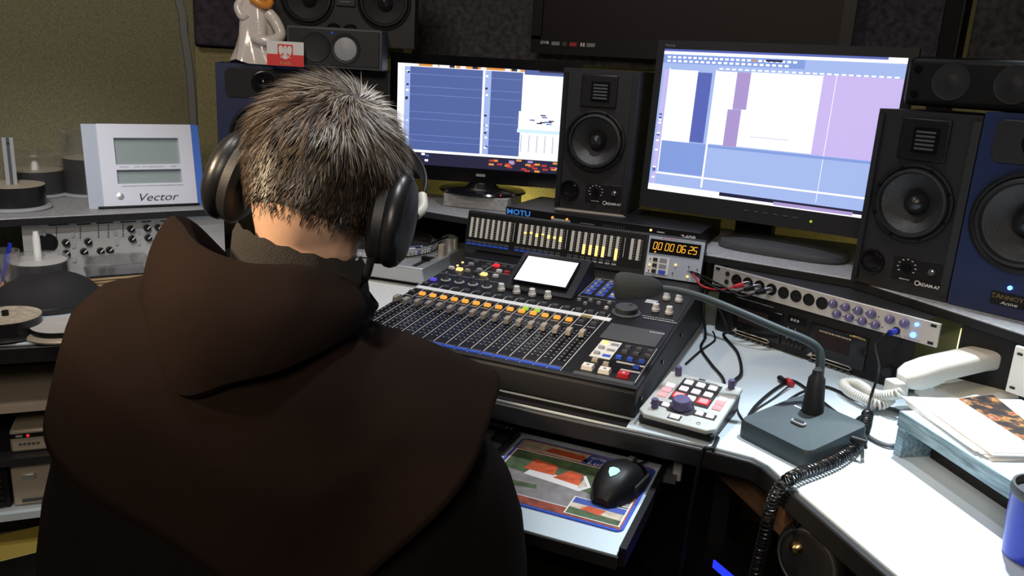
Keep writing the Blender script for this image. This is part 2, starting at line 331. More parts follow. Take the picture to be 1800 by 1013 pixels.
for i, p in enumerate(P):
    t = (P[min(i + 1, len(P) - 1)] - P[max(i - 1, 0)]).normalized(); n = Vector((t.y, -t.x, 0)) * 0.006
    rows.append([p + Vector((0, 0, 0.938)), p + n + Vector((0, 0, 0.938)), p + n + Vector((0, 0, 0.9235)), p + Vector((0, 0, 0.9235))])
mb.grid(rows, 'edge_black', closed=True, cap=True); mb.sm = [False] * len(mb.sm); mb.build('edge_band', shelf)
for x, y, rz in ((-0.52, 0.87, 0.0), (-0.02, 0.86, 0.0), (0.70, 0.42, -0.5), (-1.60, -0.10, 0.95), (0.98, 0.28, -0.5)):
    mb = MB(); mb.box((0, 0, 0.850), (0.025, 0.16, 0.148), 'black'); mb.build('support', shelf, loc=(x, y, 0), rot=(0, 0, rz))
q0 = Vector((0.034, 0.576, 0)) + Vector((math.cos(-0.5045), math.sin(-0.5045), 0)) * 0.502 + Vector((0.4834, 0.8754, 0)) * 0.06
mb = MB(); mb.box((0.25, 0, 0.850), (0.50, 0.012, 0.148), 'black'); mb.build('back_board', shelf, loc=(q0.x, q0.y, 0), rot=(0, 0, -0.5045))
mb = MB(); mb.box((0, 0.06, 0.850), (0.012, 0.12, 0.148), 'grey_dark'); mb.build('back_board', shelf, loc=(q0.x, q0.y, 0), rot=(0, 0, -0.5045))
mb = MB(); mb.box((-0.33, 0.925, 0.850), (1.30, 0.012, 0.148), 'black'); mb.build('back_board', shelf)  # board added to keep the light behind the shelf off the turntable
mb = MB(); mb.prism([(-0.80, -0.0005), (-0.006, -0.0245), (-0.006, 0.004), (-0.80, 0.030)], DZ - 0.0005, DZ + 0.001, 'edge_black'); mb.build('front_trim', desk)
# ------------------------------------------------------------------ mixing console
mix = thing('mixing_console', 'black digital mixing console with a bank of grey faders on the desk', 'mixer', (0, 0, DZ), -0.03)
PT = RAD(4.8); PX = Matrix.Translation((0, 0, 0.055)) @ Matrix.Rotation(PT, 4, 'X')   # panel frame u, v, h
PR = (PT, 0, 0)
def pu(u, v, h=0.0): return PX @ Vector((u, v, h))
zb = lambda v: 0.055 + v * math.tan(PT)
mb = MB(); prof = [(0.004, 0.006), (-0.004, 0.03), (-0.002, 0.050), (0.004, 0.0535), (0.60, zb(0.60) - 0.0015), (0.60, 0.006)]
mb.add([(x, y, z) for x in (-0.558, 0.0) for y, z in prof], [tuple(range(6)), tuple(range(6, 12))[::-1]] + [(i, 6 + i, 6 + (i + 1) % 6, (i + 1) % 6) for i in range(6)], 'grey_dark')
body = mb.build('body', mix, bevel=0.003)
for y, z in ((0.03, 0.03), (0.18, 0.045), (0.34, 0.05)):
    mb = MB(); mb.cyl((0, y, z), (0.0025, y, z), 0.004, 'black_gloss', n=12); mb.build('screw', mix)
mb = MB(); mb.X = Matrix.Rotation(0, 4, 'X')
for u in (-0.5, -0.06):
    for v in (0.04, 0.52): mb.cyl((u, v, 0), (u, v, 0.008), 0.012, 'black_rubber', n=12)
mb.build('feet', mix)
mb = MB(); mb.X = PX; mb.box((-0.279, 0.282, -0.0005), (0.546, 0.552, 0.002), 'black'); mb.build('top_panel', mix)
mb = MB(); mb.X = PX; mb.box((-0.279, 0.006, 0.0005), (0.556, 0.012, 0.003), 'grey_dark'); mb.build('palm_rest', mix, bevel=0.001)
CH = [-0.543 + 0.02475 * i for i in range(17)]
pr = MB(); pr.X = PX
for i in range(18):
    u = CH[0] - 0.0124 + 0.02475 * i
    pr.rect(u - 0.0006, u + 0.0006, 0.014, 0.300, 0.0008, 'print_white')
pr.rect(-0.0105, -0.0095, 0.008, 0.175, 0.0008, 'print_white')
for u in CH:
    for k in range(11):
        v = 0.055 + 0.0135 * k; L = 0.0035
        for sg in (-1, 1): pr.rect(u + sg * 0.0052 - L / 2, u + sg * 0.0052 + L / 2, v - 0.0006, v + 0.0006, 0.0008, 'print_white')
    pr.rect(u - 0.008, u + 0.008, 0.217, 0.2185, 0.0008, 'print_white')
for a, b, c in ((-0.552, -0.40, 0.50), (-0.552, -0.40, 0.372), (-0.49, -0.40, 0.43)): pr.rect(a, b, c, c + 0.0008, 0.0008, 'print_white')
pr.rect(-0.47, -0.469, 0.40, 0.50, 0.0008, 'print_white')
pr.rect(-0.225, -0.145, 0.372, 0.3728, 0.0008, 'print_white'); pr.rect(-0.225, -0.145, 0.500, 0.5008, 0.0008, 'print_white'); pr.rect(-0.2255, -0.2247, 0.372, 0.5, 0.0008, 'print_white')
for v in (0.40, 0.407, 0.414): pr.rect(-0.090, -0.066, v - 0.0025, v + 0.0025, 0.0008, 'print_white')
pr.rect(-0.06, -0.01, 0.086, 0.093, 0.0008, 'print_white'); pr.rect(-0.045, -0.012, 0.060, 0.066, 0.0008, 'print_white')
pr.build('panel_print', mix)
mb = MB(); mb.X = PX; mb.box((-0.338, 0.270, 0.001), (0.428, 0.0165, 0.001), 'paper'); mb.build('write_on_strip', mix)
for i, (c, mm) in enumerate(((10, 'led_green'), (11, 'scr_cyan'), (15, 'led_green'))):
    mb = MB(); mb.X = PX; mb.box((CH[c], 0.266, 0.002), (0.022, 0.009, 0.0008), ('flag_white' if c != 15 else 'olive_pad')); mb.build('tape_label', mix)
# fader slots, caps
mb = MB(); mb.box((0, 0, 0), (0.0035, 0.150, 0.0012), 'black_gloss'); slot = mb.mesh('fader_slot')
mb = MB()
mb.prism([(-0.0125, 0.004), (-0.010, 0.012), (-0.003, 0.0145), (0.0, 0.0125), (0.003, 0.0145), (0.010, 0.012), (0.0125, 0.004)], -0.0046, 0.0046, 'cap', Matrix.Rotation(pi / 2, 4, 'Z') @ Matrix.Rotation(pi / 2, 4, 'X'))
mb.box((0, 0, 0.0128), (0.0098, 0.0012, 0.0008), 'paper'); mb.box((0, 0, 0.002), (0.003, 0.006, 0.004), 'black')
cap = mb.mesh('fader_cap')
lv = [0.180, 0.176, 0.177, 0.178, 0.176, 0.174, 0.176, 0.174, 0.172, 0.172, 0.171, 0.170, 0.168, 0.170, 0.168, 0.170, 0.173]
for i, u in enumerate(CH):
    inst('fader_slot', slot, mix, pu(u, 0.125, 0.0006), PR); inst('fader_cap', cap, mix, pu(u, lv[i] - 0.006, 0.001), PR)
def button(name, w, d, h, m):
    b = MB(); b.box((0, 0, h / 2), (w, d, h), m, taper=0.86); return b.mesh(name)
BT = {k: button('button', 0.0125, 0.010, 0.005, v) for k, v in dict(grey='grey_mid', lgrey='grey_light', white='white_plastic', orange='led_orange', red='led_red', dred='print_red', green='led_green', blue='blue_label', violet='led_violet', amber='led_yellow', tan='champagne').items()}
def bt(k, u, v, s=1.0):
    o = inst('button', BT[k], mix, pu(u, v, 0.0008), PR); o.scale = (s, s, 1); return o
for i, u in enumerate(CH):
    bt('orange' if 1 <= i <= 14 else 'grey', u, 0.232); bt('grey', u + 0.0015, 0.248 if i not in (10, 11) else 0.252, 0.75) if i not in (10, 11) else bt('green', u + 0.001, 0.249, 0.95)
    bt('grey', u, 0.290, 1.05)
mb = MB(); mb.box((0, 0, 0.001), (0.0225, 0.008, 0.002), 'blue_label'); mb.box((0, 0.006, 0.001), (0.0225, 0.004, 0.002), 'grey_mid'); lab = mb.mesh('channel_label')
for i, u in enumerate(CH): inst('channel_label', lab, mix, pu(u, 0.018, 0.0006), PR)
# upper left section
for k, u, v in (('white', -0.543, 0.412), ('amber', -0.522, 0.410), ('tan', -0.502, 0.410), ('grey', -0.515, 0.432), ('lgrey', -0.515, 0.456), ('grey', -0.512, 0.476), ('grey', -0.478, 0.407), ('amber', -0.458, 0.404), ('lgrey', -0.480, 0.428), ('grey', -0.477, 0.449), ('grey', -0.476, 0.470), ('red', -0.459, 0.474), ('white', -0.437, 0.440), ('white', -0.430, 0.405), ('dred', -0.417, 0.438), ('grey', -0.440, 0.475), ('grey', -0.42, 0.475), ('violet', -0.541, 0.322)): bt(k, u, v, 1.15 if k in ('amber', 'red') else 1.0)
for v in (0.436, 0.462):
    mb = MB(); mb.X = PX; mb.cyl((-0.540, v, 0.0005), (-0.540, v, 0.003), 0.003, 'led_yellow', n=10); mb.build('indicator', mix)
def knob(name, r, h, m, m2=None, skirt=0.0, n=18):
    b = MB()
    if skirt: b.lathe([(skirt, 0), (skirt, 0.002), (skirt * 0.8, 0.003), (0, 0.003)], m2, n)
    b.lathe([(r, 0.001), (r, h * 0.35), (r * 0.82, h * 0.45), (r * 0.76, h * 0.93), (r * 0.6, h), (0, h)], m, n); b.box((0, r * 0.45, h + 0.0002), (r * 0.18, r * 0.6, 0.0006), 'print_white' if m != 'white_plastic' else 'ink'); return b.mesh(name)
K_grey = knob('encoder_knob', 0.0072, 0.018, 'grey_mid', 'grey_light', 0.0115); K_wh = knob('soft_knob', 0.0082, 0.017, 'white_plastic')
for i in range(4):
    inst('encoder_knob', K_grey, mix, pu(-0.517 + 0.0328 * i, 0.334, 0.0008), PR); inst('soft_knob', K_wh, mix, pu(-0.381 + 0.0350 * i, 0.326, 0.0008), PR)
for u, v in ((-0.053, 0.433), (-0.027, 0.432), (-0.057, 0.356), (-0.029, 0.352)): inst('level_knob', K_wh, mix, pu(u, v, 0.0008), PR)
# tilted display
TL = RAD(20); DX = PX @ Matrix.Translation((-0.306, 0.336, 0.006)) @ Matrix.Rotation(TL, 4, 'X')
mb = MB(); L = 0.118
mb.X = PX @ Matrix.Translation((-0.306, 0.338, 0))
hz = L * math.sin(TL)
mb.add([(x, y, z) for x in (-0.078, 0.078) for y, z in ((0, 0), (0, 0.006), (0.118 * math.cos(TL) + 0.008, hz + 0.010), (0.118 * math.cos(TL) + 0.03, hz + 0.006), (0.118 * math.cos(TL) + 0.05, 0))], [(0, 1, 2, 3, 4), (9, 8, 7, 6, 5)] + [(i, 5 + i, 5 + (i + 1) % 5, (i + 1) % 5) for i in range(5)], 'grey_dark')
dh = mb.build('display_housing', mix, bevel=0.002)
mb = MB(); mb.X = DX @ Matrix.Translation((0, 0.004, 0.0062)); mb.box((0, 0.060, 0.0015), (0.124, 0.094, 0.002), 'black_gloss'); mb.rect(-0.058, 0.058, 0.017, 0.103, 0.0028, 'lcd_white'); mb.build('lcd_screen', dh)
# blue keypad, navigation, jog wheel
for r in range(4):
    for c in range(3): bt('lgrey' if (r, c) != (3, 2) else 'white', -0.213 + 0.027 * c + (0.0), 0.478 - 0.026 * r, 0.72)
for r in range(4):
    for c in range(3): mb = MB(); mb.X = PX; mb.rect(-0.222 + 0.027 * c, -0.204 + 0.027 * c, 0.468 - 0.026 * r, 0.488 - 0.026 * r, 0.0009, 'blue_label'); mb.build('key_field', mix)
for k, u, v in (('lgrey', -0.214, 0.345), ('lgrey', -0.192, 0.352), ('lgrey', -0.172, 0.345), ('lgrey', -0.153, 0.356), ('white', -0.150, 0.325), ('lgrey', -0.196, 0.330)): bt(k, u, v, 0.62)
mb = MB(); mb.X = PX @ Matrix.Translation((-0.108, 0.322, 0)); mb.lathe([(0.029, 0), (0.029, 0.002), (0.024, 0.003), (0.0225, 0.004), (0.0225, 0.013), (0.021, 0.0145), (0, 0.0145)], 'grey_mid', 36); jw = mb.build('jog_wheel', mix)
mb = MB(); mb.X = PX @ Matrix.Translation((-0.102, 0.332, 0.0145)); mb.lathe([(0.005, 0.0), (0.004, 0.0004), (0, 0.0002)], 'grey_dark', 16); mb.build('finger_dimple', jw)
mb = MB(); mb.X = PX; mb.box((-0.066, 0.216, 0.0012), (0.105, 0.076, 0.0015), 'grey_mid'); mb.build('cover_plate', mix, bevel=0.001)
mb = MB(); mb.X = PX; mb.box((-0.091, 0.130, 0.001), (0.037, 0.078, 0.0012), 'white_plastic'); mb.build('monitor_section', mix)
for r, (k, m2) in enumerate((('amber', 'ink_grey'), ('lgrey', 'ink_grey'), ('lgrey', 'blue_label'))):
    bt(k, -0.100, 0.156 - 0.026 * r, 0.85); mb = MB(); mb.X = PX; mb.box((-0.082, 0.155 - 0.026 * r, 0.0018), (0.014, 0.010, 0.001), m2); mb.build('legend', mix)
for c in range(3):
    for r in range(2): bt('grey', -0.057 + 0.0205 * c, 0.152 - 0.021 * r, 0.9)
for u, v, k in ((-0.060, 0.104, 'blue'), (-0.040, 0.104, 'blue'), (-0.020, 0.104, 'blue'), (-0.022, 0.078, 'blue'), (-0.094, 0.075, 'tan'), (-0.072, 0.068, 'tan')): bt(k, u, v, 0.85)
mb = MB(); mb.box((0, 0, 0.0035), (0.020, 0.017, 0.007), 'white_plastic', taper=0.88); mb.rect(-0.002, 0.002, -0.002, 0.002, 0.0072, 'ink'); tb = mb.mesh('transport_button')
inst('transport_button', tb, mix, pu(-0.096, 0.042, 0.0008), PR); inst('transport_button', tb, mix, pu(-0.066, 0.040, 0.0008), PR)
mb = MB(); mb.box((0, 0, 0.0035), (0.020, 0.017, 0.007), 'print_red', taper=0.88); mb.rect(-0.002, 0.002, -0.002, 0.002, 0.0072, 'print_white'); o = inst('record_button', mb.mesh('record_button'), mix, pu(-0.033, 0.038, 0.0008), PR, 'red record button')
mb = MB(); mb.X = PX; mb.box((-0.061, 0.0165, 0.0012), (0.103, 0.012, 0.0015), 'grey_mid'); mb.build('legend_bar', mix)
mb = MB(); mb.X = PX; rn = random.Random(3)
for u0, u1, v, h in ((-0.075, -0.012, 0.318, 0.0022), (-0.070, -0.008, 0.308, 0.0030), (-0.040, -0.014, 0.243, 0.0030)):
    u = u0
    while u < u1: d = rn.uniform(0.0015, 0.004); mb.rect(u, u + d, v - h / 2, v + h / 2, 0.0024, 'print_white'); u += d + 0.0016
mb.build('worn_lettering', mix, kind='stuff')

# meter bridge
brg = thing('meter_bridge', 'long black level meter bridge with amber time display behind the faders', 'meter bridge', (-0.570, 0.577, DZ), -0.03)
BW = 0.578; BH = 0.094; LEAN = RAD(12); BX = Matrix.Translation((0, 0, 0.104)) @ Matrix.Rotation(-LEAN, 4, 'X')
mb = MB(); mb.X = BX
mb.add([(x, y, z) for x in (0, BW) for y, z in ((0, 0), (0, BH), (0.012, BH + 0.003), (0.030, BH - 0.006), (0.028, -0.012))], [(0, 1, 2, 3, 4), (9, 8, 7, 6, 5)] + [(i, 5 + i, 5 + (i + 1) % 5, (i + 1) % 5) for i in range(5)], 'grey_dark')
mb.build('housing', brg, bevel=0.002)
def bf(s, t, y=-0.001): return BX @ Vector((s * BW, y, t * BH))
BR = (-LEAN, 0, 0); BRT = (pi / 2 - LEAN, 0, 0)
mb = MB(); mb.X = BX
mb.box((0.389 * BW, -0.0003, 0.55 * BH), (0.768 * BW, 0.001, 0.80 * BH), 'black'); mb.build('black_field', brg)
mb = MB(); mb.X = BX; mb.box((0.891 * BW, -0.0006, 0.49 * BH), (0.216 * BW, 0.0016, 0.96 * BH), 'pearl_grey'); sp = mb.build('silver_panel', brg, bevel=0.0005)
mb = MB(); mb.X = BX; mb.box((0.888 * BW, -0.002, 0.735 * BH), (0.195 * BW, 0.002, 0.33 * BH), 'black_gloss'); dsp = mb.build('time_display', brg)
SEG = {'0': 'abcdef', '6': 'acdefg', '2': 'abdeg', '5': 'acdfg'}
def seven(mb, ch, x, z, w, h, m, y=-0.0035):
    t = w * 0.17; sh = 0.12
    R = dict(a=(0, h / 2, w, t), d=(0, -h / 2, w, t), g=(0, 0, w, t), f=(-w / 2, h / 4, t, h / 2), b=(w / 2, h / 4, t, h / 2), e=(-w / 2, -h / 4, t, h / 2), c=(w / 2, -h / 4, t, h / 2))
    for k in SEG[ch]:
        cx, cz, a, b = R[k]; a *= 0.92; b *= 0.92
        mb.add([(x + px + (pz) * sh, y, z + pz) for px, pz in ((cx - a / 2, cz - b / 2), (cx + a / 2, cz - b / 2), (cx + a / 2, cz + b / 2), (cx - a / 2, cz + b / 2))], [(0, 1, 2, 3)], m)
mb = MB(); mb.X = BX; xs = [0.812, 0.831, 0.858, 0.877, 0.905, 0.923, 0.949, 0.966]
for ch, x in zip('00000625', xs): seven(mb, ch, x * BW, 0.745 * BH, 0.0072, 0.0155, 'led_amber')
mb.build('digits', dsp)
BO = 'pearl_grey'
meters = [0.024 + 0.0246 * i for i in range(8)] + [0.244 + 0.0258 * i for i in range(8)] + [0.474 + 0.0267 * i for i in range(8)] + [0.720, 0.747]
lit = {8 + 1: (0.62, 0.05), 8 + 2: (0.64, 0.05), 8 + 3: (0.60, 0.09), 8 + 4: (0.64, 0.04), 8 + 5: (0.60, 0.09), 8 + 6: (0.60, 0.06), 8 + 7: (0.58, 0.13), 18: (0.42, 0.24), 19: (0.42, 0.24), 20: (0.42, 0.26), 21: (0.42, 0.26), 23: (0.40, 0.28)}
mb = MB(); mb.box((0, 0, 0), (0.0068, 0.0012, 0.51 * BH), 'meter'); bar = mb.mesh('meter_bar')
mb = MB()
for k in range(9): mb.box((0, 0, (-0.23 + 0.0575 * k) * BH), (0.003, 0.0008, 0.0012), 'champagne')
scl = mb.mesh('meter_scale')
for i, s in enumerate(meters):
    b = inst('meter_bar', bar, brg, bf(s, 0.585), BR)
    inst('meter_scale', scl, brg, bf(s + 0.0115, 0.585), BR)
    if i in lit:
        c, h = lit[i]; q = MB(); q.X = BX; q.box((s * BW, -0.0022, c * BH), (0.0068, 0.0012, h * BH), 'led_yellow'); q.build('lit_segment', brg)
for s in (0.219, 0.449, 0.690): q = MB(); q.X = BX; q.box((s * BW, -0.001, 0.6 * BH), (0.001, 0.001, 0.48 * BH), 'print_white'); q.build('divider', brg)
mb = MB(); mb.box((0, 0, 0.0035), (0.0125, 0.0014, 0.005), 'grey_mid'); mb.box((0, 0, -0.003), (0.0125, 0.0014, 0.005), 'blue_label'); lb1 = mb.mesh('channel_label')
mb = MB(); mb.box((0, 0, 0.0035), (0.011, 0.0014, 0.004), 'grey_mid'); mb.box((0, 0, -0.003), (0.011, 0.0014, 0.004), 'grey_light'); lb2 = mb.mesh('channel_label')
for i, s in enumerate(meters[:24]): inst('channel_label', lb1 if i < 14 else lb2, brg, bf(s - 0.003, 0.19), BR)
q = MB(); q.X = BX; q.box((0.831 * BW, -0.002, 0.285 * BH), (0.088 * BW, 0.0012, 0.40 * BH), 'white_plastic'); wp = q.build('legend_plate', brg)
for k, (z, m2) in enumerate(((0.42, 'ink_grey'), (0.28, 'ink_grey'), (0.14, 'blue_label'))):
    q = MB(); q.X = BX; q.box((0.820 * BW, -0.0035, z * BH), (0.010, 0.003, 0.0075), 'grey_dark'); q.build('button', wp)
    q = MB(); q.X = BX; q.box((0.851 * BW, -0.003, z * BH), (0.016, 0.001, 0.009), m2); q.build('legend', wp)
    q = MB(); q.X = BX; q.cyl((0.800 * BW, -0.002, z * BH), (0.800 * BW, -0.0045, z * BH), 0.0022 if k == 1 else 0.0015, 'led_yellow' if k == 1 else 'ink', n=10); q.build('indicator', wp)
for s, t, m2, r in ((0.900, 0.36, 'led_yellow', 0.0028), (0.951, 0.125, 'led_yellow', 0.0028), (0.815, 0.600, 'led_orange', 0.0020), (0.893, 0.16, 'ink', 0.0014), (0.951, 0.36, 'ink', 0.0014), (0.951, 0.25, 'ink', 0.0014), (0.984, 0.32, 'ink', 0.0016)):
    q = MB(); q.X = BX; q.cyl((s * BW, -0.001, t * BH), (s * BW, -0.004, t * BH), r, m2, n=10); q.build('indicator', brg)
q = MB(); q.X = BX; u = 0.835
while u < 0.955: d = rn.uniform(0.003, 0.008); q.quad((u * BW, -0.0016, 0.935 * BH), ((u + d) * BW, -0.0016, 0.935 * BH), ((u + d) * BW, -0.0016, 0.955 * BH), (u * BW, -0.0016, 0.955 * BH), 'print_red' if u < 0.89 else 'ink_grey'); u += d + 0.003
q.build('worn_lettering', brg, kind='stuff')
# ------------------------------------------------------------------ loudspeakers
def dashes(parent, x0, x1, z, h, m, y=-0.001, seed=1, name='small_print', X=None):
    rn = random.Random(seed); mb = MB(); mb.X = X or Matrix(); x = x0
    while x < x1: d = rn.uniform(h * 0.5, h * 1.6); mb.quad((x, y, z - h / 2), (x + d, y, z - h / 2), (x + d, y, z + h / 2), (x, y, z + h / 2), m); x += d + h * 0.5
    return mb.build(name, parent)
def woofer(parent, x, z, R, y=0.0, cone_m='cone', name='woofer', deep=0.03):
    M = face(x, z, y); mb = MB()
    mb.lathe([(R, 0.0), (R * 0.99, 0.005), (R * 0.93, 0.006), (R * 0.88, 0.003)], 'black', 40, M, cap=False); fr = mb.build(name, parent)
    mb = MB(); mb.lathe([(R * 0.88, 0.003), (R * 0.85, 0.009), (R * 0.79, 0.010), (R * 0.75, 0.002)], 'black_rubber', 40, M, cap=False); mb.build('surround', fr)
    mb = MB(); mb.lathe([(R * 0.75, 0.002), (R * 0.55, -deep * 0.35), (R * 0.28, -deep)], cone_m, 40, M, cap=False); mb.lathe([(R * 0.28, -deep), (R * 0.0001, -deep)], cone_m, 24, M); mb.build('cone', fr)
    mb = MB(); mb.lathe([(R * 0.30, -deep), (R * 0.26, -deep * 0.45), (R * 0.15, -deep * 0.12), (0, -deep * 0.02)], 'dustcap', 28, M, cap=False); mb.build('dust_cap', fr)
    return fr
def holed_front(mb, W, H, holes, y0, m, n=40):
    """a front board with round openings: fan faces between hole circles and cell borders"""
    zs = sorted(holes, key=lambda h: h[1]); edges = [0.0]
    for a, b in zip(zs, zs[1:]): edges.append((a[1] + a[2] + b[1] - b[2]) / 2)
    edges.append(H)
    for (x, z, r), z0, z1 in zip(zs, edges, edges[1:]):
        vs = []; k = n
        for i in range(k):
            t = 2 * pi * i / k; c, s_ = math.cos(t), math.sin(t)
            vs.append((x + r * c, y0, z + r * s_))
            tx = ((W / 2 - x) / c if c > 1e-9 else (-W / 2 - x) / c if c < -1e-9 else 1e9); tz = ((z1 - z) / s_ if s_ > 1e-9 else (z0 - z) / s_ if s_ < -1e-9 else 1e9); q = min(tx, tz)
            vs.append((x + q * c, y0, z + q * s_))
        cor = []
        for (cx, cz) in ((W / 2, z1), (-W / 2, z1), (-W / 2, z0), (W / 2, z0)): cor.append((cx, y0, cz))
        fs = [(2 * i, 2 * i + 1, (2 * i + 3) % (2 * k), (2 * i + 2) % (2 * k)) for i in range(k)]; o = len(vs); vs += cor
        for j, (cx, _, cz) in enumerate(cor):
            a = math.atan2(cz - z, cx - x) % (2 * pi); i = int(a / (2 * pi) * k) % k; fs.append((2 * i + 1, o + j, (2 * i + 3) % (2 * k)))
        mb.add(vs, fs, m)
def cabinet(parent, W, H, D, m, holes=(), name='cabinet', hd=0.05, bevel=0.0):
    mb = MB()
    if holes:
        holed_front(mb, W, H, holes, 0.0, m)
        for x, z, r in holes: mb.lathe([(r, 0), (r, -hd)], m, 40, face(x, z), cap=False); mb.ell((x, hd, z), (r, 0.001, r), 'black')
        x = W / 2; mb.add([(-x, 0, 0), (x, 0, 0), (x, 0, H), (-x, 0, H), (-x, D, 0), (x, D, 0), (x, D, H), (-x, D, H)], [(4, 5, 6, 7), (0, 1, 5, 4), (1, 2, 6, 5), (2, 3, 7, 6), (3, 0, 4, 7)], m)
    else: mb.box((0, D / 2, H / 2), (W, D, H), m)
    return mb.build(name, parent, bevel=bevel)
def adam(loc, yaw, label):
    t = thing('studio_monitor_speaker', label, 'speaker', loc, yaw, 'black studio monitor speakers'); W, H, D = 0.182, 0.337, 0.27
    cabinet(t, W, H, D, 'grey_dark', [(0, 0.170, 0.063)], hd=0.04)
    for sx in (-1, 1):
        mb = MB(); x = sx * W / 2; mb.add([(x, -0.0005, 0.01), (x - sx * 0.012, -0.006, 0.01), (x - sx * 0.012, -0.006, H - 0.01), (x, -0.0005, H - 0.01), (x - sx * 0.014, 0, 0.01), (x - sx * 0.014, 0, H - 0.01)], [(0, 1, 2, 3), (1, 4, 5, 2), (0, 4, 1), (3, 2, 5)], 'grey_dark')
        mb.build('baffle_edge', t)
    wf = woofer(t, 0, 0.170, 0.074, -0.003, deep=0.026)
    for k in range(8):
        a = pi / 8 + k * pi / 4; mb = MB(); mb.cyl((0.0685 * math.cos(a), -0.007, 0.170 + 0.0685 * math.sin(a)), (0.0685 * math.cos(a), -0.010, 0.170 + 0.0685 * math.sin(a)), 0.0032, 'black_gloss', n=10); mb.build('bolt', wf)
    mb = MB(); mb.box((0, -0.002, 0.287), (0.088, 0.006, 0.076), 'black'); tw = mb.build('tweeter_plate', t, bevel=0.003)
    for k in range(5): mb = MB(); mb.box((0.004, -0.007, 0.271 + 0.0075 * k), (0.034, 0.004, 0.004), 'grey_mid'); mb.build('ribbon_slat', tw)
    mb = MB(); mb.box((0.004, -0.0055, 0.286), (0.046, 0.002, 0.046), 'black_gloss'); mb.build('ribbon_recess', tw)
    for x in (-0.037, 0.037):
        for z in (0.256, 0.318): mb = MB(); mb.cyl((x, -0.005, z), (x, -0.0066, z), 0.0025, 'chrome', n=8); mb.build('screw', tw)
    mb = MB(); mb.lathe([(0.025, 0.0), (0.0245, 0.003), (0.021, 0.003), (0.019, -0.001), (0.0185, -0.004)], 'black_gloss', 28, face(-0.055, 0.046, -0.001), cap=False); mb.ell((-0.055, -0.001, 0.046), (0.019, 0.001, 0.019), 'black_gloss'); mb.build('bass_port', t)
    mb = MB(); mb.box((0.030, -0.0012, 0.046), (0.088, 0.0018, 0.045), 'black'); cp = mb.build('control_field', t, bevel=0.0008)
    mb = MB(); mb.lathe([(0.0085, 0), (0.008, 0.008), (0, 0.008)], 'black_gloss', 16, face(0.012, 0.050, -0.002)); mb.build('volume_knob', t)
    mb = MB(); mb.lathe([(0.0065, 0), (0.006, 0.005), (0, 0.005)], 'grey_mid', 14, face(0.058, 0.050, -0.002)); mb.build('power_switch', t)
    mb = MB(); mb.cyl((0.060, -0.006, 0.053), (0.060, -0.0075, 0.053), 0.0016, 'led_white', n=8); mb.build('power_led', t)
    mb = MB()
    for k in range(9):
        a = -0.6 + k * (pi + 1.2) / 8; mb.quad(*[(0.012 + 0.0165 * math.cos(a) + dx, -0.0026, 0.050 + 0.0145 * math.sin(a) + dz) for dx, dz in ((-0.0018, -0.0007), (0.0018, -0.0007), (0.0018, 0.0007), (-0.0018, 0.0007))], 'print_white')
    mb.ring(0.0035, 0.0050, 'print_white', 16, face(0.036, 0.024, -0.0028)); mb.build('scale_print', t)
    txt('ADAM-A7', 0.0085, 'print_white', t, (0.058, -0.0028, 0.023), sx=1.0, bold=0.0002)
    dashes(t, 0.002, 0.020, 0.026, 0.0018, 'print_white', -0.0026)
    return t
adam((-0.2965, 0.714, 0.9845), 0.0245, 'black studio monitor with ribbon tweeter between the two computer screens')
adam((0.3886, 0.4747, 0.9415), -0.4647, 'black studio monitor with ribbon tweeter standing against the blue speaker')
for dx in (-0.045, 0.045):
    c = Vector((-0.2965, 0.714, 0)) + Matrix.Rotation(0.0245, 3, 'Z') @ Vector((dx, 0.10, 0))
mb = MB(); mb.box((0, 0.12, 0), (0.17, 0.24, 0.0035), 'champagne'); mb.box((0, 0.122, -0.0028), (0.18, 0.25, 0.002), 'ink_grey'); tag(mb.build('speaker_pad', loc=(-0.2965, 0.712, 0.9822), rot=(0, 0, 0.0245)), 'thin pinkish pad under the middle studio monitor speaker', 'pad')

def tannoy(loc, yaw, label, W=0.205, H=0.345):
    t = thing('blue_monitor_speaker', label, 'speaker', loc, yaw, 'dark blue studio speakers'); D = 0.215
    cabinet(t, W, H, D, 'blue_cab', [(0, 0.166, 0.072)], hd=0.05, bevel=0.0)
    mb = MB(); mb.prism([(W / 2 - 0.03, 0.262), (W / 2 - 0.022, 0.275), (W / 2 - 0.022, 0.322), (W / 2 - 0.032, 0.334), (-W / 2 + 0.032, 0.334), (-W / 2 + 0.022, 0.322), (-W / 2 + 0.022, 0.275), (-W / 2 + 0.03, 0.262)], 0.0, 0.004, 'black_soft', FACE)
    tp = mb.build('tweeter_plate', t, bevel=0.001)
    mb = MB(); mb.lathe([(0.03, 0.004), (0.026, 0.005), (0.016, 0.001), (0.012, 0.006), (0, 0.009)], 'black_gloss', 28, face(0, 0.300)); mb.build('tweeter_dome', tp)
    wf = woofer(t, 0, 0.166, 0.088, -0.002, deep=0.034)
    mb = MB(); mb.cyl((0.0, 0, 0.052), (0.0, -0.003, 0.052), 0.0038, 'led_blue', n=12); mb.build('power_led', t, None)
    mb = MB(); mb.box((0, -0.001, 0.030), (0.054, 0.002, 0.022), 'black'); pl = mb.build('name_plate', t)
    txt('TANNOY', 0.0105, 'gold', t, (0, -0.0026, 0.0335), sx=1.15, bold=0.0004); txt('Active', 0.008, 'print_white', t, (0.004, -0.0026, 0.0235), shear=0.3, sx=1.3)
    return t
c2 = Vector((0.3886, 0.4747, 0)) + Matrix.Rotation(-0.4647, 3, 'Z') @ Vector((0.190, -0.005, 0))
tannoy((c2.x, c2.y, 0.9415), -0.4847, 'dark blue studio speaker with glowing blue light at the right edge', W=0.192)
tl0 = atd(378, 115, 2.02); yt = 0.62
tc = Vector((tl0.x, tl0.y, 0)) + Vector((math.cos(yt), math.sin(yt), 0)) * 0.115
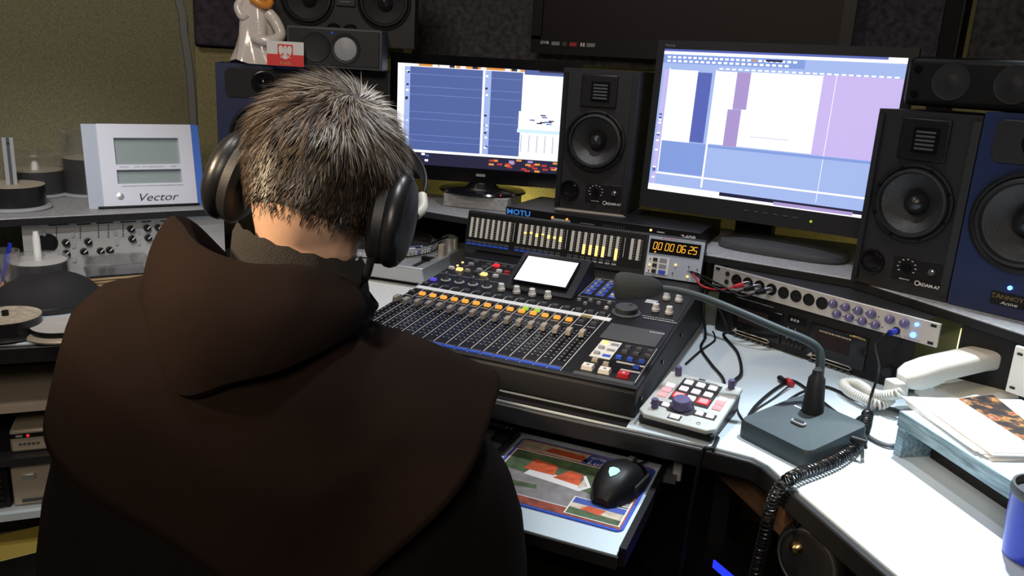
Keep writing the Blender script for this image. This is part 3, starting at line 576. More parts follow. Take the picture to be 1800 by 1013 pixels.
tannoy((tc.x, tc.y, SZ + 0.0005), yt, 'dark blue studio speaker half hidden behind the seated head', W=0.23)
# plain black cabinet beside it
bc = Vector((tl0.x, tl0.y, 0)) + Vector((math.cos(yt), math.sin(yt), 0)) * 0.325 + Vector((0.01, 0.02, 0))
t = thing('black_speaker', 'plain black loudspeaker cabinet behind the top of the head', 'speaker', (bc.x, bc.y, SZ + 0.0005), 0.50)
cabinet(t, 0.175, 0.343, 0.20, 'black', [(0, 0.12, 0.055)], hd=0.04); woofer(t, 0, 0.12, 0.066, -0.002)
mb = MB(); mb.lathe([(0.03, 0.0), (0.028, 0.004), (0.014, 0.002), (0.01, 0.006), (0, 0.008)], 'black_gloss', 28, face(0, 0.26)); mb.build('tweeter', t)
TOPZ = SZ + 0.346
# small grey centre speaker on top
pc = atd(588, 120, 2.03); cs = thing('centre_speaker', 'grey lying loudspeaker with one pale round driver below the twin woofers', 'speaker', (pc.x, pc.y, TOPZ + 0.001), 0.40)
W, H, D = 0.236, 0.098, 0.12
mb = MB(); mb.box((0, D / 2, H / 2), (W, D, H), 'grey_mid'); mb.build('cabinet', cs, bevel=0.004)
mb = MB(); mb.box((0, -0.002, H / 2), (W - 0.012, 0.004, H - 0.012), 'grey_dark'); mb.build('grille', cs, bevel=0.002)
mb = MB(); mb.lathe([(0.036, 0), (0.034, 0.003), (0.030, 0.002), (0.0, 0.003)], 'grey_dark', 32, face(-0.045, 0.048, -0.004)); mb.build('dark_driver', cs)
mb = MB(); mb.lathe([(0.037, 0), (0.035, 0.003), (0.029, 0.002)], 'grey_dark', 32, face(0.028, 0.048, -0.004), cap=False); rd = mb.build('driver_ring', cs)
mb = MB(); mb.lathe([(0.028, 0.002), (0.024, 0.004), (0.0, 0.006)], 'grey_light', 32, face(0.028, 0.048, -0.004)); mb.build('pale_cone', cs)
mb = MB(); mb.ell((-0.005, -0.005, 0.084), (0.004, 0.002, 0.004), 'blue_label', 12, 8); mb.build('badge', cs)
dashes(cs, -0.112, -0.09, 0.08, 0.003, 'ink', -0.0048)
# twin-woofer speaker on a wall bracket
pb = atd(608, 79, 2.12); tw = thing('twin_woofer_speaker', 'large black twin-woofer loudspeaker mounted above the blue speaker', 'speaker', (pb.x, pb.y, pb.z), 0.42)
W, H, D = 0.355, 0.24, 0.14
mb = MB()
for x in (-0.098, 0.098):       # two half fronts with round openings, then the box
    mb.X = Matrix.Translation((x * 0.905, 0, 0)); holed_front(mb, W / 2, H, [(x * 0.095, 0.112, 0.062)], 0.0, 'black')
    mb.X = Matrix(); mb.lathe([(0.062, 0), (0.062, -0.04)], 'black', 40, face(x, 0.112), cap=False); mb.ell((x, 0.04, 0.112), (0.062, 0.001, 0.062), 'black')
x = W / 2; mb.add([(-x, 0, 0), (x, 0, 0), (x, 0, H), (-x, 0, H), (-x, D, 0), (x, D, 0), (x, D, H), (-x, D, H)], [(4, 5, 6, 7), (0, 1, 5, 4), (1, 2, 6, 5), (2, 3, 7, 6), (3, 0, 4, 7)], 'black'); mb.build('cabinet', tw)
for sx in (-1, 1): woofer(tw, sx * 0.098, 0.112, 0.070, -0.002, 'cone', deep=0.026)
for sx in (-1, 1):
    mb = MB(); mb.lathe([(0.020, 0), (0.019, 0.004), (0.015, 0.003), (0.013, 0.001), (0.0, 0.001)], 'black_gloss', 24, face(sx * 0.022 - 0.01, 0.034, 0)); mb.build('bass_port', tw)
mb = MB(); mb.box((0, -0.003, 0.12), (0.05, 0.006, 0.05), 'grey_dark'); rb = mb.build('ribbon_tweeter', tw, bevel=0.002)
for k in range(4): mb = MB(); mb.box((0, -0.007, 0.106 + 0.009 * k), (0.026, 0.003, 0.004), 'grey_mid'); mb.build('slat', rb)
mb = MB(); mb.box((0, 0.10, -0.008), (0.14, 0.16, 0.016), 'black'); mb.box((0, 0.19, 0.03), (0.10, 0.02, 0.20), 'black'); mb.box((0, 0.17, 0.0), (0.03, 0.06, 0.03), 'black'); mb.build('wall_bracket', tw)
# lying black speaker on the two right-hand speakers
ps = Vector((0.3886, 0.4747, 0)) + Matrix.Rotation(-0.4647, 3, 'Z') @ Vector((0.105, 0.02, 0))
ls = thing('lying_speaker', 'black lying loudspeaker on top of the right-hand speakers', 'speaker', (ps.x, ps.y, 1.2875), -0.4647)
W, H, D = 0.335, 0.088, 0.13
mb = MB(); mb.box((0, D / 2, H / 2), (W, D, H), 'black'); mb.build('cabinet', ls, bevel=0.012, seg=3)
for x in (-0.085, 0.018, 0.10):
    mb = MB(); mb.lathe([(0.034, 0), (0.033, 0.003), (0.029, 0.002), (0.024, 0.003), (0.014, 0.0012), (0.010, 0.003), (0, 0.004)], 'grey_dark', 30, face(x, 0.046, 0)); mb.build('driver', ls)
for z in (0.022, 0.066): mb = MB(); mb.lathe([(0.007, 0), (0.006, 0.006), (0, 0.006)], 'black_gloss', 14, face(-0.146, z, 0)); mb.build('knob', ls)
txt('H', 0.012, 'print_white', ls, (0.060, -0.004, 0.055), shear=0.2)

# ------------------------------------------------------------------ computer screens and television
def screen_faces(parent, W, H, items, name='screen_image', y=-0.0012):
    mb = MB()
    for i, (x0, x1, z0, z1, m) in enumerate(items):
        yy = y - 0.00003 * i
        mb.quad((x0 * W, yy, z0 * H), (x1 * W, yy, z0 * H), (x1 * W, yy, z1 * H), (x0 * W, yy, z1 * H), m)
    return mb.build(name, parent, normals=False)
rn = random.Random(5)
# right screen
t = thing('computer_screen', 'large computer screen with lavender editing timeline beside the right monitor speaker', 'monitor', (0, 0, 0))
S0 = Vector((-0.1655, 0.7878, 1.3769)); SW, SH = 0.53, 0.331; tl_ = 0.0526; SX = Matrix.Translation(S0) @ Matrix.Rotation(-0.2214, 4, 'Z') @ Matrix.Rotation(-tl_, 4, 'X') @ Matrix.Translation((0, 0, -SH))
t.matrix_world = SX
mb = MB()
for c, d in (((SW / 2, 0.008, SH + 0.010), (SW + 0.036, 0.02, 0.020)), ((SW / 2, 0.008, -0.022), (SW + 0.036, 0.02, 0.044)), ((-0.009, 0.008, SH / 2), (0.018, 0.02, SH)), ((SW + 0.009, 0.008, SH / 2), (0.018, 0.02, SH))): mb.box(c, d, 'grey_dark')
mb.build('bezel', t)
mb = MB(); mb.box((SW / 2, 0.035, SH / 2 - 0.01), (SW + 0.03, 0.036, SH + 0.05), 'black'); mb.build('back_shell', t, bevel=0.008)
it = [(0, 1, 0, 1, 'scr_sky'), (0, 1, 0.965, 1, 'scr_white'), (0, 0.93, 0.985, 1.0, 'scr_navy'), (0.008, 0.5, 0.972, 0.985, 'scr_white'), (0, 0.62, 0.905, 0.962, 'scr_blue'),
      (0.04, 0.17, 0.36, 0.86, 'scr_white'), (0.17, 0.235, 0.37, 0.85, 'scr_navy'), (0.252, 0.345, 0.37, 0.865, 'scr_white'), (0.345, 0.405, 0.62, 0.865, 'scr_pink'), (0.405, 0.70, 0.37, 0.87, 'scr_white'),
      (0.325, 0.385, 0.365, 0.615, 'scr_pink'), (0.385, 0.41, 0.37, 0.62, 'scr_white'), (0.70, 1.0, 0.365, 0.875, 'scr_lav'), (0.35, 0.352, 0.62, 0.86, 'scr_pink'), (0.75, 0.752, 0.06, 0.875, 'scr_white'), (0.04, 1, 0.345, 0.362, 'scr_blue'),
      (0.035, 0.25, 0.14, 0.345, 'scr_blue'), (0.25, 0.258, 0.06, 0.87, 'scr_white'), (0.03, 1, 0.122, 0.134, 'scr_white'), (0.012, 0.03, 0.05, 0.86, 'scr_lav'), (0, 1, 0.0, 0.045, 'scr_white'), (0.34, 1.0, 0.02, 0.045, 'scr_dark'), (0.58, 0.90, 0.008, 0.03, 'scr_pink'), (0.035, 0.04, 0.14, 0.87, 'scr_white'), (0.44, 0.60, 0.443, 0.446, 'scr_blue'), (0.238, 0.25, 0.37, 0.86, 'scr_sky')]
for k in range(24): it.append((0.02 + 0.024 * k, 0.035 + 0.024 * k, 0.938, 0.952, 'scr_white' if k != 16 else 'scr_orange'))
for k in range(21): it.append((0.02 + 0.026 * k, 0.036 + 0.026 * k, 0.912, 0.926, 'scr_white'))
for k in range(26): it.append((0.265 + 0.028 * k, 0.282 + 0.028 * k, 0.876, 0.886, 'scr_white'))
for k in range(12): z = 0.08 + rn.random() * 0.5; it.append((0.014, 0.028, z, z + 0.012, rn.choice(('scr_white', 'scr_steel'))))
it.append((0.46, 0.53, 0.942, 0.955, 'scr_dark'))
screen_faces(t, SW, SH, it)
for k in range(6): mb = MB(); mb.box((0.25 + 0.022 * k, -0.0025, -0.018), (0.010, 0.002, 0.003), 'grey_mid'); mb.build('menu_button', t)
mb = MB(); mb.cyl((0.395, -0.002, -0.022), (0.395, -0.004, -0.022), 0.0028, 'led_green', n=10); mb.build('power_led', t)
txt('ProLite', 0.008, 'ink_grey', t, (0.002, -0.0024, SH + 0.008), align='LEFT')
mb = MB(); mb.X = SX.inverted(); q = at(1345, 432, SZ + 0.02); q2 = S0 + Vector((0.255, 0.06, 0))
mb.box((q2.x, q2.y - 0.012, 1.02), (0.09, 0.03, 0.14), 'black', (0, 0, -0.2214)); mb.build('stand_neck', t)
mb = MB(); mb.X = SX.inverted() @ Matrix.Translation((0.165, 0.735, SZ)) @ Matrix.Rotation(-0.16, 4, 'Z')
pts = [(math.copysign(abs(math.cos(a)) ** 0.55, math.cos(a)) * 0.145, math.copysign(abs(math.sin(a)) ** 0.6, math.sin(a)) * 0.085) for a in [2 * pi * i / 36 for i in range(36)]]
rows = [[(x * k, y * k, z) for x, y in pts] for k, z in ((0.98, 0.0005), (1.0, 0.006), (0.97, 0.016), (0.6, 0.024), (0.2, 0.027))]; mb.grid(rows, 'grey_mid', closed=True, cap=True); mb.build('stand_base', t)
# left screen
t = thing('computer_screen', 'smaller glossy black computer screen with dark blue window panes behind the headphones', 'monitor', (-0.656, 0.865, 0), 0.25)
SW, SH, SB = 0.48, 0.27, 1.040; SXl = -0.24
mb = MB()
for c, d in (((0, 0.008, SB + SH + 0.013), (SW + 0.040, 0.02, 0.026)), ((0, 0.008, SB - 0.020), (SW + 0.040, 0.02, 0.040)), ((-SW / 2 - 0.010, 0.008, SB + SH / 2), (0.020, 0.02, SH)), ((SW / 2 + 0.010, 0.008, SB + SH / 2), (0.020, 0.02, SH))): mb.box(c, d, 'black_gloss')
mb.build('bezel', t)
mb = MB(); mb.box((0, 0.032, SB + SH / 2), (SW + 0.03, 0.03, SH + 0.05), 'black'); mb.build('back_shell', t, bevel=0.008)
it = [(0, 1, 0, 1, 'scr_white'), (0.04, 0.072, 0.15, 0.97, 'scr_sky'), (0.072, 0.487, 0.15, 0.972, 'scr_steel'), (0.50, 0.535, 0.15, 0.972, 'scr_sky'), (0.535, 0.712, 0.15, 0.972, 'scr_steel'), (0, 1, 0.0, 0.125, 'scr_dark'),
      (0.60, 0.69, 0.30, 0.42, 'scr_steel'), (0.12, 0.72, 0.978, 1.0, 'scr_orange'), (0.72, 1, 0.955, 1.0, 'scr_steel'), (0.70, 1.0, 0.42, 0.60, 'scr_white')]
it += [(0.695, 1.0, 0.39, 0.425, 'scr_cyan'), (0.80, 0.97, 0.985, 1.0, 'scr_dark')]
for k in range(6): it.append((0.72 + 0.045 * k, 0.723 + 0.045 * k, 0.20, 0.37, 'scr_steel'))
for k in range(14): x = 0.13 + rn.random() * 0.55; it.append((x, x + 0.03, 0.98, 1.0, rn.choice(('scr_white', 'scr_white', 'scr_dark'))))
for k in range(20):
    x = rn.choice((0.043, 0.503)) + rn.random() * 0.014; z = 0.2 + rn.random() * 0.75; it.append((x, x + 0.014, z, z + 0.018, rn.choice(('scr_white', 'scr_dark', 'scr_dark', 'scr_cyan'))))
for z in (0.24, 0.30, 0.46, 0.53, 0.70, 0.78, 0.90): it += [(0.072, 0.487, z, z + 0.003, 'scr_blue'), (0.535, 0.71, z, z + 0.003, 'scr_blue')]
for k in range(26): x = 0.52 + rn.random() * 0.40; z = rn.random() * 0.10; it.append((x, x + 0.03, z, z + 0.02, rn.choice(('scr_red', 'scr_orange', 'scr_red', 'scr_pink'))))
for k in range(12): x = 0.02 + rn.random() * 0.18; z = rn.random() * 0.10; it.append((x, x + 0.02, z, z + 0.022, rn.choice(('scr_white', 'scr_cyan', 'scr_steel'))))
for k in range(12): x = 0.74 + rn.random() * 0.22; z = 0.44 + rn.random() * 0.13; it.append((x, x + 0.03, z, z + 0.012, rn.choice(('scr_dark', 'scr_cyan', 'scr_steel'))))
o = screen_faces(t, SW, SH, it); o.location = (SXl, 0, SB)
mb = MB(); mb.box((0, -0.0032, SB - 0.018), (0.026, 0.002, 0.007), 'grey_light'); mb.build('badge', t)
mb = MB(); mb.box((0, 0.03, 1.0), (0.07, 0.035, 0.06), 'black_gloss'); mb.build('stand_neck', t, bevel=0.006)
mb = MB(); mb.X = Matrix.Translation((0.005, 0.01, 0.976)); mb.lathe([(0.118, 0.0), (0.122, 0.003), (0.118, 0.008), (0.05, 0.013), (0.034, 0.024), (0, 0.026)], 'black_gloss', 48, None, True, 1.0, 0.92); mb.build('stand_base', t)
mb = MB(); mb.cyl((0.07, -0.09, 0.984), (0.07, -0.093, 0.984), 0.002, 'led_red', n=8); mb.build('power_led', t)
r = thing('riser_block', 'grey riser block under the round base of the left screen', 'riser', (-0.645, 0.865, SZ), 0.12)
mb = MB(); mb.box((0, 0, 0.018), (0.18, 0.16, 0.035), 'shelf_grey'); mb.build('block', r, bevel=0.002)
mb = MB(); mb.box((-0.02, -0.081, 0.02), (0.05, 0.002, 0.012), 'grey_light'); mb.build('label_strip', r)
# television
tv = thing('television', 'big switched-off black television on the wall behind the screens', 'television', (-0.1855, 1.10, 1.358), 0.0)
W, H = 0.855, 0.50
mb = MB()
for c, d in (((0, 0.0, 0.024), (W, 0.03, 0.048)), ((0, 0, H - 0.015), (W, 0.03, 0.03)), ((-W / 2 + 0.015, 0, H / 2), (0.03, 0.03, H - 0.078)), ((W / 2 - 0.015, 0, H / 2), (0.03, 0.03, H - 0.078))): mb.box(c, d, 'black')
mb.build('bezel', tv)
mb = MB(); mb.box((0, 0.004, H / 2 + 0.009), (W - 0.06, 0.02, H - 0.078), 'tv_glass'); mb.build('screen', tv)
mb = MB(); mb.box((0, 0.035, H / 2), (W - 0.04, 0.04, H - 0.06), 'black'); mb.build('back_shell', tv)
txt('DVB', 0.011, 'print_white', tv, (-0.385, -0.0155, 0.030), sx=1.2, bold=0.0002)
for x, w_, m2 in ((-0.352, 0.024, 'ink_grey'), (-0.325, 0.012, 'green_grass'), (-0.300, 0.020, 'print_red'), (-0.272, 0.012, 'print_white'), (-0.248, 0.024, 'ink_grey')):
    mb = MB(); mb.box((x, -0.0155, 0.029), (w_, 0.0012, 0.010), m2); mb.build('feature_sticker', tv)
mb = MB(); mb.box((-0.272, -0.0165, 0.029), (0.003, 0.0012, 0.010), 'print_red'); mb.build('sticker_mark', tv)
# ------------------------------------------------------------------ shelf electronics
aL = Vector((-0.418, 0.672, 0)); mt = thing('audio_interface', 'black rack interface with blue lettering under the middle monitor speaker', 'audio interface', (-0.500, 0.668, SZ), 0.0)
W, H, D = 0.49, 0.0385, 0.22
mt.rotation_euler[2] = -0.08
mb = MB(); mb.box((W / 2, D / 2, H / 2 + 0.0005), (W, D, H), 'black'); mb.build('case', mt, bevel=0.0015)
txt('MOTU', 0.018, 'txt_blue', mt, (0.036, -0.001, 0.0275), sx=1.25, bold=0.0005)
for x in (0.065, 0.085): mb = MB(); mb.lathe([(0.0055, 0), (0.005, 0.008), (0, 0.008)], 'black_gloss', 14, face(x, 0.010, 0)); k = mb.build('knob', mt)
mb = MB(); mb.box((0.15, -0.001, 0.022), (0.050, 0.002, 0.008), 'grey_light'); mb.build('label_strip', mt)
for x in (0.128, 0.166): mb = MB(); mb.cyl((x, 0, 0.028), (x, -0.003, 0.028), 0.003, 'led_orange', n=10); mb.build('indicator', mt)
mb = MB(); mb.cyl((0.375, 0, 0.030), (0.375, -0.002, 0.030), 0.003, 'led_yellow', n=10); mb.build('indicator', mt)
for k in range(9): mb = MB(); mb.box((0.262 + 0.006 * k, -0.001, 0.02), (0.0018, 0.002, 0.018), 'grey_mid'); mb.build('vent_slot', mt)
txt('2408', 0.014, 'print_white', mt, (0.463, -0.001, 0.024), sx=1.2, bold=0.0004)
dashes(mt, 0.39, 0.405, 0.028, 0.003, 'print_white'); dashes(mt, 0.20, 0.235, 0.024, 0.002, 'ink_grey', seed=4)

RY = -0.5045
pz = thing('microphone_preamp', 'silver eight-input rack interface with purple knobs and blue glow', 'audio interface', (0.034, 0.576, 0.8785), RY)
mb = MB(); mb.box((0.2415, 0.09, 0.022), (0.43, 0.17, 0.043), 'grey_dark'); mb.build('case', pz)
mb = MB(); mb.box((0.2415, 0.0, 0.022), (0.483, 0.006, 0.044), 'silver_panel'); mb.build('front_panel', pz, bevel=0.001)
mb = MB(); mb.lathe([(0.0125, 0), (0.0122, 0.0016), (0.0105, 0.0016), (0.0100, 0.0002), (0, 0.0002)], 'black', 24, FACE)
for k in range(3): a = pi / 2 + 2 * pi * k / 3; mb.cyl((0.005 * math.cos(a), -0.0004, 0.005 * math.sin(a)), (0.005 * math.cos(a), -0.001, 0.005 * math.sin(a)), 0.0014, 'chrome', n=8)
jk = mb.mesh('input_jack')
for k in range(8): inst('input_jack', jk, pz, (0.061 + 0.0284 * k, -0.003, 0.0243))
mb = MB(); mb.lathe([(0.0078, 0), (0.0075, 0.009), (0.006, 0.0105), (0, 0.0105)], 'purple_knob', 18, FACE); mb.box((0, -0.0106, 0.004), (0.0012, 0.0006, 0.005), 'print_white'); kn = mb.mesh('gain_knob')
for k in range(4): inst('gain_knob', kn, pz, (0.284 + 0.0256 * k, -0.003, 0.0305)); inst('gain_knob', kn, pz, (0.295 + 0.0256 * k, -0.003, 0.0125))
for x in (0.396, 0.423): inst('gain_knob', kn, pz, (x, -0.003, 0.0300))
mb = MB(); mb.cyl((0, 0, 0), (0, -0.0015, 0), 0.0012, 'ink', n=8); dl = mb.mesh('clip_led')
for k in range(4): inst('clip_led', dl, pz, (0.297 + 0.0256 * k, -0.003, 0.028)); inst('clip_led', dl, pz, (0.307 + 0.0256 * k, -0.003, 0.010))
for x, z, r in ((0.4435, 0.0325, 0.0036), (0.4405, 0.0120, 0.0050)): mb = MB(); mb.cyl((x, -0.003, z), (x, -0.0055, z), r, 'led_blue', n=14); mb.build('blue_led', pz)
for x in (0.011, 0.472):
    for z in (0.006, 0.038): mb = MB(); mb.box((x, -0.0033, z), (0.010, 0.001, 0.005), 'black'); mb.build('rack_slot', pz, bevel=0.0)
for z in (0.0325, 0.0145): mb = MB(); mb.lathe([(0.0055, 0), (0.005, 0.002), (0, 0.0022)], 'grey_dark', 14, face(0.037, z, -0.003)); mb.build('small_socket', pz)
mb = MB(); mb.lathe([(0.0075, 0), (0.007, 0.003), (0.0045, 0.003), (0.004, 0.0)], 'black', 18, face(0.410, 0.011, -0.003)); mb.build('headphone_socket', pz)
dashes(pz, 0.05, 0.13, 0.0395, 0.0014, 'ink_grey', -0.0034); dashes(pz, 0.425, 0.452, 0.004, 0.0022, 'ink_grey', -0.0034, 7)
# cassette deck
P0 = Vector((0.034, 0.576, 0)) + Vector((0.4834, 0.8754, 0)) * 0.010
dk = thing('cassette_deck', 'black double cassette deck on the desk under the silver interface', 'cassette deck', (P0.x, P0.y, DZ), RY)
W, H, D = 0.43, 0.1005, 0.20; Z0 = 0.002
mb = MB(); mb.box((W / 2 + 0.012, D / 2, H / 2 + Z0), (W, D, H), 'black'); mb.build('case', dk, bevel=0.002)
for x0, x1 in ((0.058, 0.175), (0.238, 0.358)):
    mb = MB(); mb.box(((x0 + x1) / 2, -0.002, 0.046 + Z0), (x1 - x0, 0.004, 0.066), 'black_gloss'); dr = mb.build('cassette_door', dk, bevel=0.002)
    mb = MB(); mb.box(((x0 + x1) / 2 - 0.01, -0.0042, 0.052 + Z0), ((x1 - x0) * 0.62, 0.001, 0.034), 'tv_glass'); mb.build('window', dr)
    mb = MB(); mb.tube([(x0 + 0.010, -0.0045, 0.0165), (x1 - 0.028, -0.0045, 0.0165), (x1 - 0.022, -0.0045, 0.013), (x1 - 0.026, -0.0045, 0.0095), (x0 + 0.012, -0.0045, 0.0095)], 0.0008, 'champagne', 6); mb.build('door_trim', dr)
    mb = MB(); mb.add([(x0 + 0.002, -0.0045, 0.012), (x0 + 0.014, -0.0045, 0.012), (x0 + 0.012, -0.0045, 0.022)], [(0, 1, 2)], 'champagne'); mb.build('wedge_mark', dr)
    for k in range(7): mb = MB(); mb.box((x0 + 0.012 + 0.0135 * k, -0.003, 0.004), (0.008, 0.004, 0.003), 'grey_mid'); mb.build('transport_key', dk)
dashes(dk, 0.26, 0.325, 0.070, 0.0030, 'champagne', -0.005, 9); dashes(dk, 0.322, 0.35, 0.078, 0.0028, 'olive_pad', -0.005, 2); dashes(dk, 0.06, 0.15, 0.088, 0.002, 'ink_grey', -0.001, 3)
mb = MB(); mb.box((0.206, -0.001, 0.075), (0.040, 0.003, 0.014), 'black_gloss'); cw = mb.build('counter_window', dk)
for k in range(3): mb = MB(); mb.box((0.196 + 0.007 * k, -0.003, 0.075), (0.0045, 0.0008, 0.005), 'grey_light'); mb.build('counter_digit', cw)
for x in (0.190, 0.206): mb = MB(); mb.box((x, -0.0012, 0.045), (0.0012, 0.001, 0.026), 'grey_light'); mb.build('level_line', dk)
for k in range(5): mb = MB(); mb.lathe([(0.0045, 0), (0.004, 0.006), (0, 0.006)], 'grey_dark', 12, face(0.188 + 0.009 * k, 0.022, 0)); mb.build('small_knob', dk)
mb = MB(); mb.lathe([(0.010, 0), (0.0095, 0.010), (0, 0.010)], 'grey_dark', 18, face(0.405, 0.03, 0)); mb.build('level_knob', dk)
# ------------------------------------------------------------------ controller on the desk
ct = thing('monitor_controller', 'small grey-white controller with lit red buttons and purple knobs', 'controller', (0.004, -0.008, DZ), -0.16)
W, L = 0.126, 0.156; T9 = RAD(8.5); CX = Matrix.Translation((0, 0, 0.022)) @ Matrix.Rotation(T9, 4, 'X'); CR = (T9, 0, 0)
def cu(u, v, h=0.0): return CX @ Vector((u, v, h))
out = [(0.012, 0), (W - 0.012, 0), (W, 0.012), (W, L), (0, L), (0, 0.012)]
mb = MB(); mb.prism(out, -0.008, 0.0, 'ctrl_grey', CX); mb.build('top_case', ct, bevel=0.002)
mb = MB(); mb.add([(x, y, z) for x in (0.004, W - 0.004) for y, z in ((0.006, 0.003), (0.003, 0.0145), (L - 0.006, 0.036), (L - 0.006, 0.003))], [(0, 1, 2, 3), (7, 6, 5, 4)] + [(i, 4 + i, 4 + (i + 1) % 4, (i + 1) % 4) for i in range(4)], 'black'); mb.build('bottom_case', ct)
mb = MB()
for x in (0.015, W - 0.015):
    for y in (0.02, L - 0.02): mb.cyl((x, y, 0), (x, y, 0.0035), 0.006, 'black_rubber', n=10)
mb.build('feet', ct)
mb = MB(); mb.prism([(0.030, 0.062), (0.030, 0.141), (0.096, 0.141), (0.096, 0.062)], 0.0002, 0.0010, 'grey_dark', CX); mb.build('dark_field', ct)
mb = MB(); mb.prism([(0.010, 0.034), (0.010, 0.048), (0.036, 0.048), (0.042, 0.060), (0.074, 0.060), (0.080, 0.048), (0.116, 0.048), (0.116, 0.033), (0.080, 0.033), (0.074, 0.026), (0.042, 0.026), (0.036, 0.034)], 0.0002, 0.0012, 'grey_dark', CX); mb.build('dark_band', ct)
def cbut(u, v, w_, d, m, nm='lit_button'):
    b = MB(); b.box((0, 0, 0.0016), (w_, d, 0.0032), m, taper=0.9); o = b.build(nm, ct, bevel=0.0008, loc=cu(u, v, 0.0008), rot=CR); return o
for c in range(3):
    for r in range(3): cbut(0.042 + 0.0207 * c, 0.128 - 0.0245 * r, 0.0145, 0.0130, 'led_pink' if (c, r) in ((0, 2), (2, 2)) else 'led_white')
for r in range(3): cbut(0.0185 - 0.0005 * r, 0.104 - 0.0175 * r, 0.0155, 0.0115, 'led_white' if r == 0 else 'led_pink'); cbut(0.1085, 0.100 - 0.0150 * r, 0.0150, 0.0110, 'led_pink' if r else 'led_white')
for u in (0.034, 0.090, 0.107): cbut(u, 0.040, 0.0125, 0.009, 'led_white')
cbut(0.059, 0.013, 0.016, 0.010, 'led_white')
mb = MB(); mb.prism([(0.049, 0.006), (0.069, 0.006), (0.069, 0.020), (0.049, 0.020)], 0.0002, 0.0010, 'grey_dark', CX); mb.build('button_frame', ct)
mb = MB(); mb.X = CX
for u in (0.042, 0.0834):
    for s in (-1, 1): mb.box((u + s * 0.0088, 0.079, 0.0018), (0.0018, 0.016, 0.0016), 'led_red'); mb.box((u, 0.079 + s * 0.008, 0.0018), (0.0185, 0.0018, 0.0016), 'led_red')
mb.build('red_halo', ct)
mb = MB(); mb.lathe([(0.0165, 0), (0.0165, 0.003), (0.0155, 0.004), (0.0150, 0.013), (0.013, 0.0155), (0, 0.0160)], 'purple_knob', 32); mb.build('main_knob', ct, loc=cu(0.058, 0.046, 0.001), rot=CR)
mb = MB(); mb.lathe([(0.0062, 0), (0.0056, 0.002), (0.0056, 0.014), (0.005, 0.0155), (0, 0.0155)], 'purple_knob', 18); kk = mb.mesh('small_knob')
for u, v in ((0.016, 0.148), (0.109, 0.146), (0.0205, 0.027)): inst('small_knob', kk, ct, cu(u, v, 0.0), CR)
mb = MB(); mb.X = CX; mb.ring(0.0028, 0.0036, 'ink', 16, Matrix.Translation((0.097, 0.014, 0.0004))); mb.rect(0.0966, 0.0974, 0.0135, 0.0185, 0.0004, 'ink')
mb.box((0.058, 0.1495, 0.0005), (0.011, 0.0035, 0.0008), 'ink')
x = 0.045
while x < 0.085: mb.rect(x, x + 0.0018, 0.1435, 0.1455, 0.0004, 'ink'); x += 0.0028
mb.build('print_marks', ct)

# ------------------------------------------------------------------ gooseneck microphone
gm = thing('gooseneck_microphone', 'desk gooseneck microphone with foam windscreen and blue-grey base', 'microphone', (0, 0, 0))
bc = Vector((0.253, 0.050, DZ)); byaw = -0.62; BM = Matrix.Translation(bc) @ Matrix.Rotation(byaw, 4, 'Z')
mb = MB(); mb.X = BM
def rrect(a, b, r, n=6):
    P = []
    for cx, cy, s in ((a - r, b - r, 0), (-a + r, b - r, 1), (-a + r, -b + r, 2), (a - r, -b + r, 3)):
        for k in range(n + 1): t = (s + k / n) * pi / 2; P.append((cx + r * math.cos(t), cy + r * math.sin(t)))
    return P
base = rrect(0.066, 0.072, 0.014)
def sl(y): return 0.003 + 0.10 * (y + 0.072)
mb.grid([[(x, y, 0.0005) for x, y in base], [(x, y, 0.020 + sl(y)) for x, y in base], [(x * 0.97, y * 0.97, 0.0255 + sl(y)) for x, y in base], [(x * 0.6, y * 0.6, 0.0265 + sl(y)) for x, y in base], [(0, y * 0.01, 0.0268 + sl(0)) for x, y in base]], 'mic_base', closed=True)
mb.build('base', gm)
def bs(x, y, h=0.0): return BM @ Vector((x, y, 0.027 + sl(y) + h))
mb = MB(); p = bs(0.0, 0.0); mb.X = BM; mb.prism(rrect(0.0125, 0.0065, 0.006), 0.0, 0.004, 'grey_light', Matrix.Translation((0.0, -0.012, 0.026 + sl(-0.012)))); bb = mb.build('talk_switch', gm, bevel=0.001)
mb = MB(); mb.X = BM; mb.prism(rrect(0.0095, 0.0042, 0.004), 0.0, 0.0048, 'grey_dark', Matrix.Translation((0.0, -0.012, 0.026 + sl(-0.012)))); mb.build('switch_key', bb)
mb = MB(); rn = random.Random(8); mb.X = BM @ Matrix.Translation((0, 0, 0.0278 + sl(0.03))); x = -0.040
while x < -0.004: d = rn.uniform(0.003, 0.005); mb.rect(x, x + d, 0.026, 0.0315, 0.0008, 'print_white'); x += d + 0.0012
mb.build('worn_lettering', gm)
st0 = bs(-0.012, 0.036); top = Vector((st0.x - 0.012, st0.y + 0.022, 0.955))
mb = MB(); mb.tube([st0 - Vector((0, 0, 0.004)), st0 + Vector((0, 0, 0.004)), st0 + Vector((-0.001, 0.002, 0.055)), st0 + Vector((-0.001, 0.003, 0.062)), st0 + Vector((-0.0015, 0.004, 0.068))], [0.0175, 0.017, 0.013, 0.0085, 0.0080], 'grey_dark', 20); mb.build('stem_socket', gm)
d0 = (st0 - CAM).dot(FWD)
pth = smooth_path([st0 + Vector((-0.0015, 0.004, 0.066)), atd(1440, 660, d0 + 0.015), atd(1442, 628, d0 + 0.02), atd(1435, 610, d0 + 0.022), atd(1412, 596, d0 + 0.025), atd(1370, 579, d0 + 0.03), atd(1300, 549, d0 + 0.045), atd(1240, 525, d0 + 0.06), atd(1195, 512, d0 + 0.07), atd(1160, 507, d0 + 0.075)], 8)
mb = MB(); n = len(pth); mb.tube(pth, [0.0075 - 0.0012 * i / n for i in range(n)], 'mic_base', 12); mb.build('gooseneck', gm)
